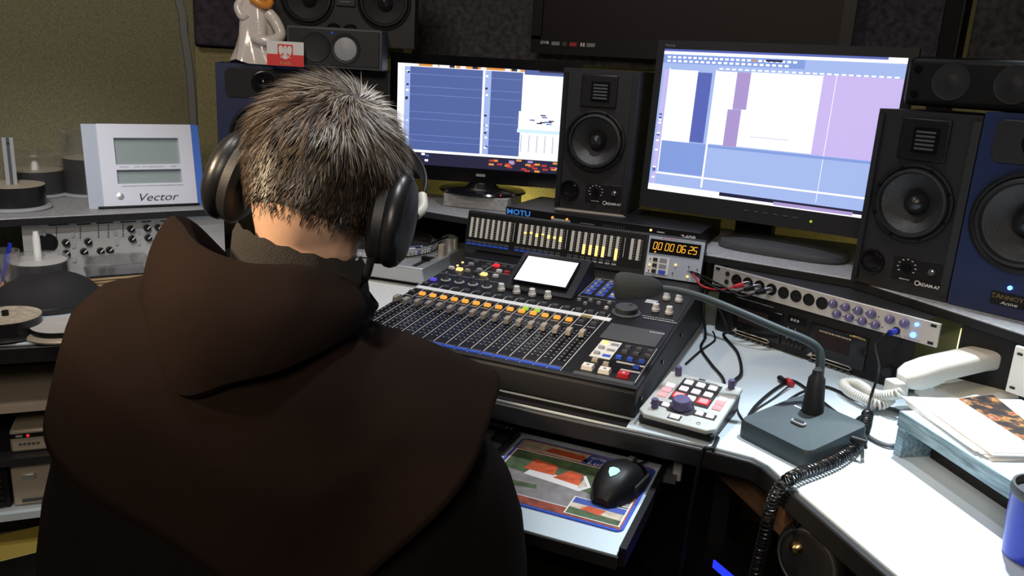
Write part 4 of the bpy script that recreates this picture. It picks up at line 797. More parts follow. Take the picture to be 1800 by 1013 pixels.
f0 = atd(1158, 507, d0 + 0.075); f1 = atd(1082, 502, d0 + 0.08); ax = (f1 - f0); M = Matrix.Translation(f0) @ ax.to_track_quat('Z', 'Y').to_matrix().to_4x4(); LL = ax.length
mb = MB(); mb.lathe([(0.0075, -0.006), (0.013, 0.0), (0.018, 0.010), (0.0205, LL * 0.35), (0.0235, LL * 0.7), (0.0235, LL * 0.9), (0.020, LL * 1.0), (0.012, LL * 1.04), (0, LL * 1.05)], 'foam_mic', 28, M); mb.build('windscreen', gm)
mb = MB(); p1 = bs(0.062, 0.030, -0.012); mb.cyl(p1, p1 + (BM.to_3x3() @ Vector((0.024, 0.006, 0.002))), 0.006, 'black', r2=0.004, n=14); mb.build('cable_boot', gm)

# ------------------------------------------------------------------ telephone, paper ledge, mug
ph = thing('telephone', 'white corded telephone at the back of the right desk', 'telephone', (0, 0, 0))
hA = Vector((0.405, 0.268, 0.838)); hB = Vector((0.572, 0.392, 0.872)); ha = (hB - hA).normalized(); hy = math.atan2(ha.y, ha.x)
PB = Matrix.Translation((0.530, 0.375, DZ)) @ Matrix.Rotation(hy, 4, 'Z')
mb = MB(); mb.X = PB
mb.add([(x, y, z) for y in (-0.075, 0.050) for x, z in ((-0.080, 0.001), (-0.080, 0.034), (0.095, 0.058), (0.115, 0.050), (0.115, 0.001))], [(0, 1, 2, 3, 4), (9, 8, 7, 6, 5)] + [(i, 5 + i, 5 + (i + 1) % 5, (i + 1) % 5) for i in range(5)], 'cream_plastic'); mb.build('base', ph, bevel=0.006)
mb = MB(); rows = []; L = (hB - hA).length; q = ha.to_track_quat('X', 'Z'); HM = Matrix.Translation(hA) @ q.to_matrix().to_4x4()
mb.X = HM
for s, hw, z0, z1 in ((-0.004, 0.012, -0.010, 0.004), (0.004, 0.022, -0.018, 0.012), (0.020, 0.027, -0.022, 0.018), (0.05, 0.0275, -0.020, 0.022), (0.065, 0.0275, -0.014, 0.022), (0.15, 0.0275, -0.014, 0.021), (0.17, 0.0275, -0.016, 0.020), (0.205, 0.0265, -0.016, 0.012), (0.212, 0.025, -0.014, 0.008), (0.214, 0.022, -0.012, 0.005)):
    zc = (z0 + z1) / 2; hz = (z1 - z0) / 2
    rows.append([(s, math.copysign(abs(math.cos(a)) ** 0.5, math.cos(a)) * hw, zc + math.copysign(abs(math.sin(a)) ** 0.5, math.sin(a)) * hz) for a in [2 * pi * i / 24 for i in range(24)]])
mb.grid(rows, 'cream_plastic', closed=True, cap=True); mb.build('handset', ph)
mb = MB(); e = HM @ Vector((0.0, 0, -0.008)); mb.box(e + Vector((-0.010, -0.006, -0.012)), (0.03, 0.028, 0.03), 'cream_plastic', (0, 0, hy)); mb.build('cord_plug', ph, bevel=0.003)
cp = [at(1566, 702, DZ + 0.02), at(1545, 712, DZ + 0.016), at(1515, 700, DZ + 0.016), at(1490, 686, DZ + 0.016), at(1484, 674, DZ + 0.018), at(1505, 674, DZ + 0.022), at(1540, 694, DZ + 0.026), at(1572, 694, DZ + 0.040), at(1585, 690, DZ + 0.045)]
mb = MB(); mb.tube(coil(cp, 0.0075, 0.0048, 9), 0.0021, 'cream_plastic', 5); mb.build('coiled_cord', ph)
# ledge
LE = Vector((0.388, 0.082, 0)); ly = math.atan2(-0.84, 0.54)
lg = thing('paper_ledge', 'low grey-blue wood-edged ledge holding the papers on the right desk', 'ledge', (LE.x, LE.y, DZ), ly)
LL_ = 0.62; LDp = 0.215; LH = 0.070
mb = MB(); mb.box((LL_ / 2, LDp / 2, LH - 0.010), (LL_, LDp, 0.020), 'laminate'); mb.build('board', lg)
mb = MB(); mb.box((LL_ / 2, -0.0015, LH - 0.0115), (LL_, 0.003, 0.0235), 'wood_grey'); mb.build('edge_strip', lg)
mb = MB(); mb.box((0.008, LDp / 2, (LH - 0.02) / 2), (0.016, LDp, LH - 0.021), 'wood_grey'); mb.build('end_panel', lg)
mb = MB(); mb.box((LL_ - 0.008, LDp / 2, (LH - 0.02) / 2), (0.016, LDp, LH - 0.021), 'wood_grey'); mb.build('end_panel', lg)
mb = MB(); mb.box((LL_ / 2, 0.055, (LH - 0.02) / 2), (LL_ - 0.04, 0.012, LH - 0.021), 'black'); mb.build('back_panel', lg)  # black and set near the front to stand for shade under the ledge
ZL = DZ + LH
# papers
mb = MB(); rn = random.Random(11)
pA = at(1738, 806, ZL + 0.003); pD = at(1592, 706, ZL + 0.003); vx = (Vector((pD.x - pA.x, pD.y - pA.y, 0))).normalized(); vy = Vector((vx.y, -vx.x, 0))
def sheet(name, label, k, w_, h_, dx, dy, ang, z):
    o = pA + vx * dx + vy * dy; o.z = z; mb = MB(); rows = []
    for i in range(5): rows.append([(h_ * i / 4, w_ * j / 4, 0.0012 * math.sin(i * 1.3 + k) * (j == 0)) for j in range(5)])
    mb.grid(rows, 'paper'); ob = mb.build(name, solid=0.0012); ob.location = o; ob.rotation_euler = (0, 0, math.atan2(vx.y, vx.x) + ang)
    tag(ob, label, 'paper', 'papers on the ledge'); return ob
for k in range(4):
    sheet('paper_sheet', ('bottom sheet of the white paper pile on the right ledge', 'second sheet from the bottom of the right ledge paper pile', 'third sheet from the bottom of the right ledge paper pile', 'plain sheet directly under the booklet with the painting')[k], k, -0.20, 0.185, -0.004 + 0.006 * k, 0.002 - 0.004 * k, 0.03 - 0.025 * k, ZL + 0.0012 + 0.0016 * k)
bk = thing('booklet', 'open white booklet with a colourful picture lying on the papers', 'booklet', (pA.x, pA.y, ZL + 0.0075), math.atan2(vx.y, vx.x) - 0.05)
mb = MB(); mb.box((0.090, -0.105, 0.001), (0.185, 0.205, 0.002), 'paper'); mb.box((0.092, -0.106, 0.0028), (0.18, 0.200, 0.0014), 'paper'); mb.build('pages', bk, bevel=0.0004)
ob = Matrix.Translation((pA.x, pA.y, ZL + 0.0075)) @ Matrix.Rotation(math.atan2(vx.y, vx.x) - 0.05, 4, 'Z'); obi = ob.inverted()
cor = [obi @ at(x, y, ZL + 0.0112) for x, y in ((1683, 701), (1745, 694), (1832, 763), (1808, 780))]
mb = MB(); mb.quad(*[(p.x, p.y, 0.0038) for p in cor], 'painting'); mb.build('picture', bk, normals=False)
mb = MB()
for line, (xa, ya, xb, yb) in enumerate(((1668, 706, 1790, 775), (1652, 722, 1760, 785), (1680, 728, 1784, 782))):
    A = obi @ at(xa, ya, ZL + 0.0112); B = obi @ at(xb, yb, ZL + 0.0112); d = (B - A); n_ = Vector((-d.y, d.x, 0)).normalized() * 0.0008; s = 0.0
    while s < 1: e = min(1, s + rn.uniform(0.015, 0.05)); a = A + d * s; b = A + d * e; mb.quad(*[(p.x, p.y, 0.0037) for p in (a - n_, b - n_, b + n_, a + n_)], 'ink_grey'); s = e + 0.02
mb.build('text_lines', bk, normals=False)
# white rack bracket behind papers
wb = at(1766, 688, ZL + 0.0005); wr = thing('white_rack_panel', 'white slotted rack panel standing right of the telephone', 'rack panel', (wb.x, wb.y, ZL + 0.0005), -0.62)
mb = MB(); mb.box((0.055, 0.004, 0.040), (0.11, 0.008, 0.080), 'white_plastic', (0.0, 0.0, 0)); mb.build('panel', wr, bevel=0.002)
mb = MB(); mb.box((0.060, 0.03, 0.038), (0.09, 0.045, 0.072), 'grey_light'); mb.build('body', wr)
for z in (0.010, 0.068): mb = MB(); mb.prism(rrect(0.0045, 0.0022, 0.002, 3), 0, 0.0008, 'ink', face(0.010, z, 0)); mb.build('slot', wr)
for z in (0.03, 0.05): mb = MB(); mb.cyl((0.030, 0, z), (0.030, -0.002, z), 0.0018, 'ink', n=8); mb.build('hole', wr)
# mug
mgp = at(1826, 1000, DZ); mg = thing('blue_mug', 'glossy blue mug with grey rim at the lower right corner', 'mug', (mgp.x, mgp.y + 0.02, DZ))
mb = MB(); mb.lathe([(0.030, 0.0005), (0.036, 0.004), (0.040, 0.05), (0.041, 0.082), (0.038, 0.082), (0.036, 0.02), (0, 0.012)], 'blue_plastic', 40); mb.build('body', mg)
mb = MB(); mb.lathe([(0.0405, 0.080), (0.0430, 0.086), (0.0415, 0.094), (0.0385, 0.094), (0.0375, 0.084)], 'grey_mid', 40); mb.build('rim', mg)
mb = MB(); mb.tube(smooth_path([(0.040, 0.0, 0.07), (0.062, 0.0, 0.066), (0.068, 0, 0.045), (0.058, 0, 0.024), (0.039, 0, 0.02)], 6), 0.005, 'blue_plastic', 10); mb.build('handle', mg)

# ------------------------------------------------------------------ keyboard tray, mouse pad, mouse, keyboard
TZ = 0.690
kt = thing('keyboard_tray', 'pull-out keyboard tray with pale front strip below the console', 'tray', (0, 0, 0))
mb = MB(); mb.box((-0.29, -0.095, TZ - 0.009), (0.67, 0.29, 0.018), 'laminate', (0, 0, -0.02)); mb.build('board', kt)
mb = MB(); mb.box((0.051, -0.09, TZ - 0.006), (0.010, 0.30, 0.028), 'black', (0, 0, -0.02)); mb.build('side_rail', kt)
mb = MB(); mb.box((-0.635, -0.09, TZ - 0.006), (0.010, 0.30, 0.028), 'black', (0, 0, -0.02)); mb.build('side_rail', kt)
mb = MB(); mb.box((-0.29, -0.243, TZ - 0.010), (0.67, 0.004, 0.018), 'edge_black', (0, 0, -0.02)); mb.build('front_edge', kt)
bp = at(1180, 830, 0.70); mb = MB(); mb.box((0.076, 0.018, 0.715), (0.014, 0.012, 0.066), 'grey_light'); mb.build('hanger_bracket', kt, bevel=0.002)
mb = MB(); mb.box((0.066, 0.05, 0.688), (0.022, 0.10, 0.012), 'grey_mid'); mb.build('slide_rail', kt)
c = [Vector((-0.195, 0.026)), Vector((0.042, 0.017)), Vector((0.037, -0.192)), Vector((-0.20, -0.185))]
pad = thing('mouse_pad', 'glossy mouse pad printed with a red-roofed building on the tray', 'mouse pad', (-0.079, -0.083, TZ), -0.03)
mb = MB(); mb.prism(rrect(0.118, 0.106, 0.012), 0.0003, 0.003, 'blue_label'); mb.build('mat', pad)
pm = MB(); z = 0.0034
def poly(pts, m, dz=0.0): pm.add([((x - 0.5) * 0.228, (y - 0.5) * 0.204, z + dz) for x, y in pts], [tuple(range(len(pts)))], m)
poly([(0, 0), (1, 0), (1, 1), (0, 1)], 'maroon'); poly([(0.0, 0.82), (0.72, 0.82), (0.72, 0.98), (0, 0.98)], 'cream_print', 0.0002); poly([(0.2, 0.86), (0.55, 0.84), (0.5, 0.93), (0.25, 0.94)], 'roof_red', 0.0003)
poly([(0.50, 0.81), (1.0, 0.81), (1.0, 0.985), (0.54, 0.985)], 'sky_print', 0.0003)
poly([(0.01, 0.10), (0.99, 0.10), (0.99, 0.80), (0.01, 0.80)], 'print_white', 0.0002); poly([(0.02, 0.11), (0.98, 0.11), (0.98, 0.79), (0.02, 0.79)], 'green_grass', 0.0003)
poly([(0.02, 0.11), (0.98, 0.11), (0.98, 0.24), (0.60, 0.40), (0.30, 0.42), (0.02, 0.46)], 'path_grey', 0.0004); poly([(0.1, 0.20), (0.36, 0.24), (0.34, 0.30), (0.12, 0.28)], 'green_grass', 0.0005)
poly([(0.20, 0.42), (0.52, 0.38), (0.62, 0.36), (0.68, 0.46), (0.40, 0.52), (0.22, 0.52)], 'print_white', 0.0005); poly([(0.17, 0.50), (0.40, 0.50), (0.38, 0.66), (0.20, 0.69)], 'roof_red', 0.0006); poly([(0.40, 0.47), (0.60, 0.44), (0.58, 0.62), (0.48, 0.64)], 'roof_red', 0.0006); poly([(0.60, 0.38), (0.68, 0.46), (0.60, 0.62), (0.585, 0.60), (0.645, 0.46)], 'print_white', 0.0007); poly([(0.60, 0.40), (0.65, 0.46), (0.60, 0.56)], 'cream_print', 0.0007)
poly([(0.62, 0.02), (0.99, 0.02), (0.99, 0.28), (0.62, 0.28)], 'print_white', 0.0008); poly([(0.63, 0.03), (0.98, 0.03), (0.98, 0.27), (0.63, 0.27)], 'cream_print', 0.0009); poly([(0.63, 0.19), (0.98, 0.19), (0.98, 0.27), (0.63, 0.27)], 'sky_print', 0.001); poly([(0.63, 0.03), (0.98, 0.03), (0.98, 0.10), (0.63, 0.12)], 'green_grass', 0.001); poly([(0.70, 0.12), (0.84, 0.10), (0.86, 0.18), (0.74, 0.19)], 'roof_red', 0.0011)
poly([(0.74, 0.30), (0.99, 0.30), (0.99, 0.40), (0.74, 0.40)], 'print_white', 0.0008); poly([(0.75, 0.31), (0.98, 0.31), (0.98, 0.39), (0.75, 0.39)], 'path_grey', 0.0009)
pm.build('printed_picture', pad, normals=False)
txt('Lublin', 0.020, 'print_white', pad, (0.034, 0.0705, z + 0.0008), (0, 0, 0), shear=0.25); txt('orie dei', 0.016, 'print_white', pad, (0.036, 0.0885, z + 0.0008), (0, 0, 0))
ms = thing('computer_mouse', 'black computer mouse with a glowing mint emblem', 'mouse', (0.002, -0.072, TZ + 0.0047), -0.18)
ms.scale = (1.12, 1.12, 1.1)
def MH(s): k = math.sin(pi * min(max(s, 0.015), 0.985)) ** 0.42; return (0.040 - 0.020 * max(0.0, s - 0.42)) * k
mb = MB(); rows = []
for s in [i / 14 for i in range(15)]:
    y = -0.062 + 0.124 * s; k = math.sin(pi * min(max(s, 0.02), 0.98)) ** 0.38; hw = (0.034 - 0.003 * math.sin(pi * s)) * k; h = MH(s)
    rows.append([(hw * math.copysign(abs(math.cos(a)) ** 0.7, math.cos(a)), y, max(0.0, h * math.copysign(abs(math.sin(a)) ** 0.8, math.sin(a)))) for a in [pi * j / 12 for j in range(13)]])
mb.grid(rows, 'black'); mb.add([r[0] for r in rows] + [r[-1] for r in rows[::-1]], [tuple(range(30))], 'black'); mb.add(rows[0], [tuple(range(13))], 'black'); mb.add(rows[-1], [tuple(range(13))], 'black'); mb.build('shell', ms, weld=True)
mb = MB(); mb.cyl((-0.004, 0.036, 0.020), (0.004, 0.036, 0.020), 0.0125, 'grey_mid', n=16); mb.build('scroll_wheel', ms)
mb = MB(); pts = [(-0.0085, 0.006), (-0.004, 0.010), (0.004, 0.010), (0.0085, 0.006), (0.006, -0.003), (0.0, -0.011), (-0.006, -0.003)]; mb.prism(pts, 0, 0.0012, 'led_mint', Matrix.Translation((0.0, -0.028, MH(0.27) + 0.0002)) @ Matrix.Rotation(0.27, 4, 'X') @ Matrix.Scale(0.9, 4)); mb.build('lit_emblem', ms)
mb = MB(); mb.box((0.0325, 0.0, 0.018), (0.004, 0.05, 0.010), 'grey_dark'); mb.build('side_grip', ms, bevel=0.002)
mb = MB(); mb.tube(smooth_path([(0, 0.061, 0.010), (0.004, 0.085, 0.006), (0.01, 0.12, 0.003), (0.0, 0.16, 0.003)], 6), 0.0017, 'black', 8); mb.build('cable', ms)
kb = thing('keyboard', 'black computer keyboard on the tray beside the mouse pad', 'keyboard', (-0.209, -0.118, TZ), -0.06)
mb = MB(); mb.box((-0.19, 0.075, 0.010), (0.38, 0.15, 0.018), 'black'); mb.build('case', kb, bevel=0.004)
mb = MB(); mb.box((0, 0, 0.003), (0.0155, 0.0155, 0.006), 'black_soft', taper=0.85); ky = mb.mesh('key')
for r in range(5):
    for c in range(18): inst('key', ky, kb, (-0.375 + 0.0195 * c + (0.004 * (r % 2)) + 0.01, 0.018 + 0.0205 * r, 0.019))
txt('A4TECH', 0.0150, 'print_white', kb, (-0.046, 0.132, 0.0196), (0, 0, 0), sx=1.3, bold=0.0004)

# ------------------------------------------------------------------ cables
def cable(name, label, pts, r, m='black', cat='cable'):
    mb = MB(); mb.tube(smooth_path(pts, 8), r, m, 8); return tag(mb.build(name), label, cat)
e0 = Vector((0.034, 0.576, 0)) + Vector((math.cos(RY), math.sin(RY), 0)) * 0.410 + Vector((-0.4834, -0.8754, 0)) * 0.006
hc = thing('headphone_cable', 'black coiled headphone cable trailing from the silver interface over the desk edge', 'cable', (0, 0, 0))
j0 = Vector((e0.x, e0.y, 0.8895)); nrm = Vector((-0.4834, -0.8754, 0))
mb = MB(); mb.cyl(j0, j0 + nrm * 0.022, 0.0055, 'blue_plastic', n=14); mb.build('plug', hc)
cs0 = at(1525, 727, DZ + 0.014)
mb = MB(); mb.tube(smooth_path([j0 + nrm * 0.02, j0 + nrm * 0.034 + Vector((-0.004, 0.002, -0.004)), j0 + nrm * 0.040 + Vector((-0.012, 0.002, -0.025)), atd(1545, 650, 1.39), atd(1530, 700, 1.385), cs0], 8), 0.0022, 'black', 8); mb.build('straight_lead', hc)
eo = (0.2, -0.036); yr = math.atan2(-0.235, 0.174)
def edgept(x, y, off): n = Vector((-math.sin(yr), math.cos(yr), 0)) * off; return atv(x, y, eo[0] + n.x, eo[1] + n.y, yr)
cpth = [cs0, at(1520, 752, DZ + 0.012), at(1505, 783, DZ + 0.011), at(1475, 806, DZ + 0.011), at(1440, 822, DZ + 0.011), at(1405, 834, DZ + 0.012), edgept(1383, 846, -0.016), edgept(1367, 864, -0.024), edgept(1353, 900, -0.022), edgept(1341, 955, -0.020), edgept(1328, 1008, -0.018), edgept(1316, 1060, -0.014)]
mb = MB(); mb.tube(coil(cpth, 0.0082, 0.0072, 14), 0.0017, 'cord', 6); mb.build('coiled_section', hc)
mcs = gm.matrix_world; bt0 = BM @ Vector((0.086, 0.036, 0.022))
cable('microphone_cable', 'black microphone cable looping across the desk from the base to the back', [bt0, at(1515, 735, DZ + 0.006), at(1500, 740, DZ + 0.004), at(1470, 725, DZ + 0.0035), at(1400, 672, DZ + 0.0035), at(1372, 678, DZ + 0.0035), at(1330, 712, DZ + 0.0035), at(1312, 742, DZ + 0.0035), at(1330, 742, DZ + 0.006), at(1375, 712, DZ + 0.007), at(1410, 690, DZ + 0.0075), at(1450, 680, DZ + 0.0035), at(1500, 700, DZ + 0.0035), at(1545, 715, DZ + 0.0035)], 0.0027)
rc = thing('stereo_lead', 'thin audio lead with red and black plugs lying behind the microphone', 'cable', (0, 0, 0))
a0 = at(1388, 672, DZ + 0.006); a1 = at(1376, 664, DZ + 0.006)
for (p, q_, m2) in (((1392, 676), (1383, 668), 'print_red'), ((1380, 672), (1371, 665), 'black')):
    A = at(*p, DZ + 0.0065); B = at(*q_, DZ + 0.0065); B = A + (B - A).normalized() * 0.02; mb = MB(); mb.cyl(A, B, 0.006, m2, r2=0.0055, n=14); mb.cyl(B, B + (B - A).normalized() * 0.003, 0.0045, 'chrome' if m2 != 'black' else 'black', n=12); mb.build('plug', rc)
mb = MB(); mb.tube(smooth_path([at(1388, 678, DZ + 0.006), at(1360, 700, DZ + 0.0025), at(1325, 724, DZ + 0.0025), at(1318, 745, DZ + 0.0025), at(1306, 738, DZ + 0.0025), at(1296, 718, DZ + 0.0025), at(1300, 694, DZ + 0.0025)], 8), 0.0016, 'black', 6); mb.build('lead', rc)
cable('controller_cable', 'black cable bundle looping behind the small controller', [Vector((0.140, 0.150, DZ + 0.014)), at(1290, 672, DZ + 0.006), at(1303, 655, DZ + 0.004), at(1296, 620, DZ + 0.004), at(1272, 590, DZ + 0.006), Vector((0.085, 0.50, DZ + 0.03)), Vector((0.05, 0.52, DZ + 0.08))], 0.0032)
cable('controller_cable', 'thinner black cable running straight back from the small controller', [Vector((0.120, 0.153, DZ + 0.013)), at(1272, 668, DZ + 0.005), at(1250, 640, DZ + 0.004), at(1232, 612, DZ + 0.004), at(1240, 590, DZ + 0.006), Vector((0.03, 0.51, DZ + 0.05)), Vector((0.025, 0.53, DZ + 0.10))], 0.0028)
cable('power_cable', 'thin black cable lying beside the right side of the console', [at(1205, 640, DZ + 0.003), at(1232, 616, DZ + 0.003), at(1256, 598, DZ + 0.003), Vector((0.052, 0.53, DZ + 0.01))], 0.0018)
cable('hanging_cable', 'black cable hanging down from the desk edge by the controller', [at(1262, 770, DZ + 0.003), at(1252, 788, DZ + 0.003), Vector((0.118, -0.048, DZ - 0.004)), Vector((0.112, -0.050, 0.70)), Vector((0.108, -0.046, 0.60)), Vector((0.105, -0.045, 0.45)), Vector((0.11, -0.04, 0.25))], 0.0032)
for k, (s, m2, lb) in enumerate(((0.092, 'print_red', 'silver audio plug with red band in the second interface input'), (0.118, 'black', 'dark audio plug in the third interface input'), (0.146, 'black', 'dark audio plug in the fourth interface input'))):
    t = thing('audio_plug', lb, 'plug', (0, 0, 0), group='plugs in the silver interface')
    A = Vector((0.034, 0.576, 0.903)) + Vector((math.cos(RY), math.sin(RY), 0)) * s + nrm * 0.0045; B = A + nrm * 0.03 + Vector((-0.012, 0.002, -0.006))
    mb = MB(); mb.cyl(A, A + (B - A) * 0.45, 0.0065, 'chrome', n=14); mb.build('sleeve', t); mb = MB(); mb.cyl(A + (B - A) * 0.45, B, 0.0058, m2, r2=0.004, n=14); mb.build('boot', t)
    mb = MB(); mb.tube(smooth_path([B, B + Vector((-0.03, 0.005, -0.012)), B + Vector((-0.07, 0.02, -0.012 + 0.006 * k)), Vector((-0.01 - 0.006 * k, 0.56 + 0.006 * k, 0.90)), Vector((-0.005 - 0.006 * k, 0.62, 0.84))], 6), 0.0022, 'print_red' if k == 0 else 'black', 6); mb.build('lead', t)
# ------------------------------------------------------------------ below the right desk
wp = thing('wooden_drawer_front', 'brown wooden board under the right desk beside the hanging coil', 'board', (0.172, 0.002, 0.712), yr)
mb = MB(); mb.box((0, 0.03, -0.015), (0.19, 0.016, 0.055), 'wood_brown'); mb.build('plank', wp)
mb = MB(); mb.box((0, 0.04, 0.018), (0.19, 0.03, 0.012), 'black'); mb.build('rail', wp)
hp2 = edgept(1400, 962, 0.04); eq = thing('hanging_headphones', 'black spare headphones with gold-coloured hub hanging under the right desk', 'headphones', (hp2.x, hp2.y, hp2.z + 0.018), yr + 0.35)
mb = MB(); M = face(0.028, -0.02, 0); mb.lathe([(0.050, -0.02), (0.055, -0.010), (0.055, 0.006), (0.050, 0.016), (0.040, 0.018), (0.036, 0.006), (0.0, 0.004)], 'black_rubber', 40, M); mb.build('ear_cup', eq)
mb = MB(); mb.lathe([(0.0475, 0.0172), (0.0455, 0.0190), (0.0435, 0.0172)], 'grey_mid', 40, M); mb.build('cup_ring', eq)
mb = MB(); mb.lathe([(0.016, 0.004), (0.016, 0.010), (0.010, 0.020), (0.004, 0.026), (0, 0.027)], 'gold', 24, face(0.010, -0.008, 0)); mb.build('gold_hub', eq)
mb = MB(); mb.tube(smooth_path([(0.03, 0.0, 0.03), (0.035, 0.005, 0.050), (0.02, 0.03, 0.062), (0.0, 0.08, 0.064)], 6), 0.006, 'black', 8); mb.build('headband', eq)
bl = edgept(1262, 1000, 0.02); dv = thing('blue_lit_device', 'bright blue strip of a device in the dark under the desk', 'device', (bl.x, bl.y, bl.z + 0.012), -0.75)
mb = MB(); mb.box((0.03, 0.02, -0.02), (0.085, 0.04, 0.04), 'black'); mb.build('case', dv)
mb = MB(); mb.box((0.03, -0.002, -0.008), (0.08, 0.003, 0.014), 'blue_strip'); mb.build('light_strip', dv)
mb = MB(); mb.box((0.03, 0.02, -0.045), (0.30, 0.20, 0.01), 'black'); mb.build('mount_board', dv)
cable('loose_cable_loop', 'grey cable curled in a loop at the end of the paper ledge', [at(1526, 724, DZ + 0.012), at(1550, 717, DZ + 0.006), at(1580, 724, DZ + 0.005), at(1597, 748, DZ + 0.005), at(1590, 775, DZ + 0.005), at(1565, 784, DZ + 0.005), at(1530, 770, DZ + 0.004), at(1500, 742, DZ + 0.004)], 0.0034, 'grey_mid')
# ------------------------------------------------------------------ things on the left speaker
fp = atd(455, 112, 2.06); fg = thing('ceramic_figurine', 'glossy white ceramic figurine in flowing robe with orange trim', 'figurine', (fp.x, fp.y, TOPZ + 0.0005), 0.60)
mb = MB(); rows = []
for z, cx, hw, hd, rp in ((0.0, -0.004, 0.060, 0.038, 0.20), (0.010, -0.006, 0.057, 0.037, 0.19), (0.04, -0.007, 0.046, 0.032, 0.16), (0.075, -0.006, 0.041, 0.029, 0.13), (0.11, -0.004, 0.039, 0.028, 0.10), (0.14, -0.002, 0.036, 0.026, 0.06), (0.165, 0.0, 0.028, 0.022, 0.0), (0.178, 0.0, 0.012, 0.012, 0.0)):
    rows.append([(cx + hw * math.cos(a) * (1 + rp * math.sin(5 * a + z * 18)), hd * math.sin(a) * (1 + rp * math.sin(5 * a + z * 18)), z + (0.012 * max(0, math.sin(2 * a + 0.6)) if z < 0.005 else 0)) for a in [2 * pi * i / 40 for i in range(40)]])
mb.grid(rows, 'ceramic', closed=True, cap=True); mb.build('robe', fg)
mb = MB(); mb.tube(smooth_path([(0.026, -0.018, 0.125), (0.044, -0.024, 0.105), (0.056, -0.028, 0.075), (0.040, -0.040, 0.060), (0.012, -0.042, 0.058), (-0.010, -0.034, 0.066)], 6), [0.015 - 0.0001 * i for i in range(31)], 'ceramic', 12); mb.build('sleeve', fg)
mb = MB(); mb.tube(smooth_path([(-0.034, -0.006, 0.155), (-0.046, -0.010, 0.135), (-0.036, -0.018, 0.112), (-0.024, -0.020, 0.120)], 6), 0.010, 'ceramic', 10); mb.build('arm', fg)
mb = MB(); mb.tube(smooth_path([(-0.012, -0.028, 0.158), (0.006, -0.034, 0.146), (0.026, -0.030, 0.142), (0.032, -0.022, 0.152)], 6), 0.010, 'orange', 10); mb.ell((0.004, -0.016, 0.168), (0.030, 0.020, 0.012), 'orange', 20, 10); mb.build('orange_collar', fg)
mb = MB(); mb.ell((0.002, -0.004, 0.200), (0.022, 0.024, 0.027), 'ceramic'); mb.build('head', fg)
cp_ = atd(502, 120, 1.99); cd_ = thing('flag_card', 'small white and red card with an eagle emblem on the blue speaker', 'card', (cp_.x, cp_.y, TOPZ + 0.0005), 0.50)
W, H = 0.088, 0.058
mb = MB(); mb.box((0, 0.001, H / 2), (W, 0.002, H), 'flag_white'); mb.build('card', cd_)
mb = MB(); mb.box((0, -0.0004, H * 0.235), (W, 0.0008, H * 0.47), 'flag_red'); mb.build('red_half', cd_)
mb = MB(); mb.prism([(-0.018, 0.014), (0.018, 0.014), (0.018, 0.051), (-0.018, 0.051)], 0, 0.0012, 'flag_red', FACE); sh_ = mb.build('shield', cd_)
mb = MB(); mb.X = FACE @ Matrix.Translation((0, 0, 0.0016))
def ep(p): mb.add([(x, y + 0.033, 0) for x, y in p] , [tuple(range(len(p)))], 'flag_white')
ep([(-0.004, 0.012), (0.0, 0.016), (0.004, 0.013), (0.003, 0.008), (-0.003, 0.008)]); ep([(-0.0035, 0.009), (0.0035, 0.009), (0.005, 0.0), (0.0025, -0.009), (-0.0025, -0.009), (-0.005, 0.0)]); ep([(-0.004, -0.008), (0.004, -0.008), (0.0065, -0.015), (0.0, -0.017), (-0.0065, -0.015)])
for s in (-1, 1):
    ep([(s * 0.003, 0.007), (s * 0.007, 0.014), (s * 0.012, 0.0155), (s * 0.0155, 0.011), (s * 0.0155, 0.002), (s * 0.0135, -0.005), (s * 0.010, -0.009), (s * 0.008, -0.004), (s * 0.005, -0.002)]); ep([(s * 0.004, -0.005), (s * 0.010, -0.011), (s * 0.012, -0.014), (s * 0.007, -0.013)])
mb.build('eagle', sh_, normals=False)
txt('Polska', 0.011, 'gold', cd_, (0.0, -0.0012, 0.007), shear=0.2)
mb = MB(); mb.box((0, 0.016, 0.016), (0.03, 0.0015, 0.036), 'flag_white', (0.75, 0, 0)); mb.build('strut', cd_)

# ------------------------------------------------------------------ left shelf: weather panel and disc spindles
vL = Vector((-1.356, 0.192, SZ)); vyaw = math.atan2(0.21, 0.154)
vc = thing('desk_weather_display', 'silver-blue panel display with a small window leaning on the left shelf', 'display', (vL.x, vL.y, SZ + 0.0005), vyaw)
W, H = 0.262, 0.198; VL = RAD(14); VX = Matrix.Rotation(-VL, 4, 'X')
VR = (pi / 2 - VL, 0, 0)
mb = MB(); mb.X = VX; mb.box((0.060 * W, 0.008, H / 2), (0.122 * W, 0.014, H), 'pearl_grey'); mb.build('side_strip', vc)
mb = MB(); mb.X = VX
for x0, x1, z0, z1 in ((0.12, 0.25, 0, 1), (0.80, 0.92, 0, 1), (0.25, 0.80, 0, 0.285), (0.25, 0.80, 0.835, 1), (0.25, 0.80, 0.452, 0.515)): mb.box(((x0 + x1) / 2 * W, 0.006, (z0 + z1) / 2 * H), ((x1 - x0) * W, 0.018, (z1 - z0) * H), 'pearl')
mb.build('front_case', vc)
mb = MB(); mb.X = VX; mb.box((0.956 * W, 0.008, H / 2), (0.07 * W, 0.014, H), 'pearl_blue'); mb.build('blue_side_strip', vc)
mb = MB(); mb.X = VX; mb.box((0.525 * W, 0.012, 0.675 * H), (0.55 * W, 0.004, 0.32 * H), 'lcd_off'); mb.box((0.525 * W, 0.012, 0.368 * H), (0.55 * W, 0.004, 0.166 * H), 'lcd_off'); mb.build('lcd_window', vc)
mb = MB(); mb.lathe([(0.0085, 0), (0.008, 0.003), (0.0, 0.0045)], 'silver', 20, VX @ face(0.258 * W, 0.140 * H, -0.003)); mb.build('round_button', vc)
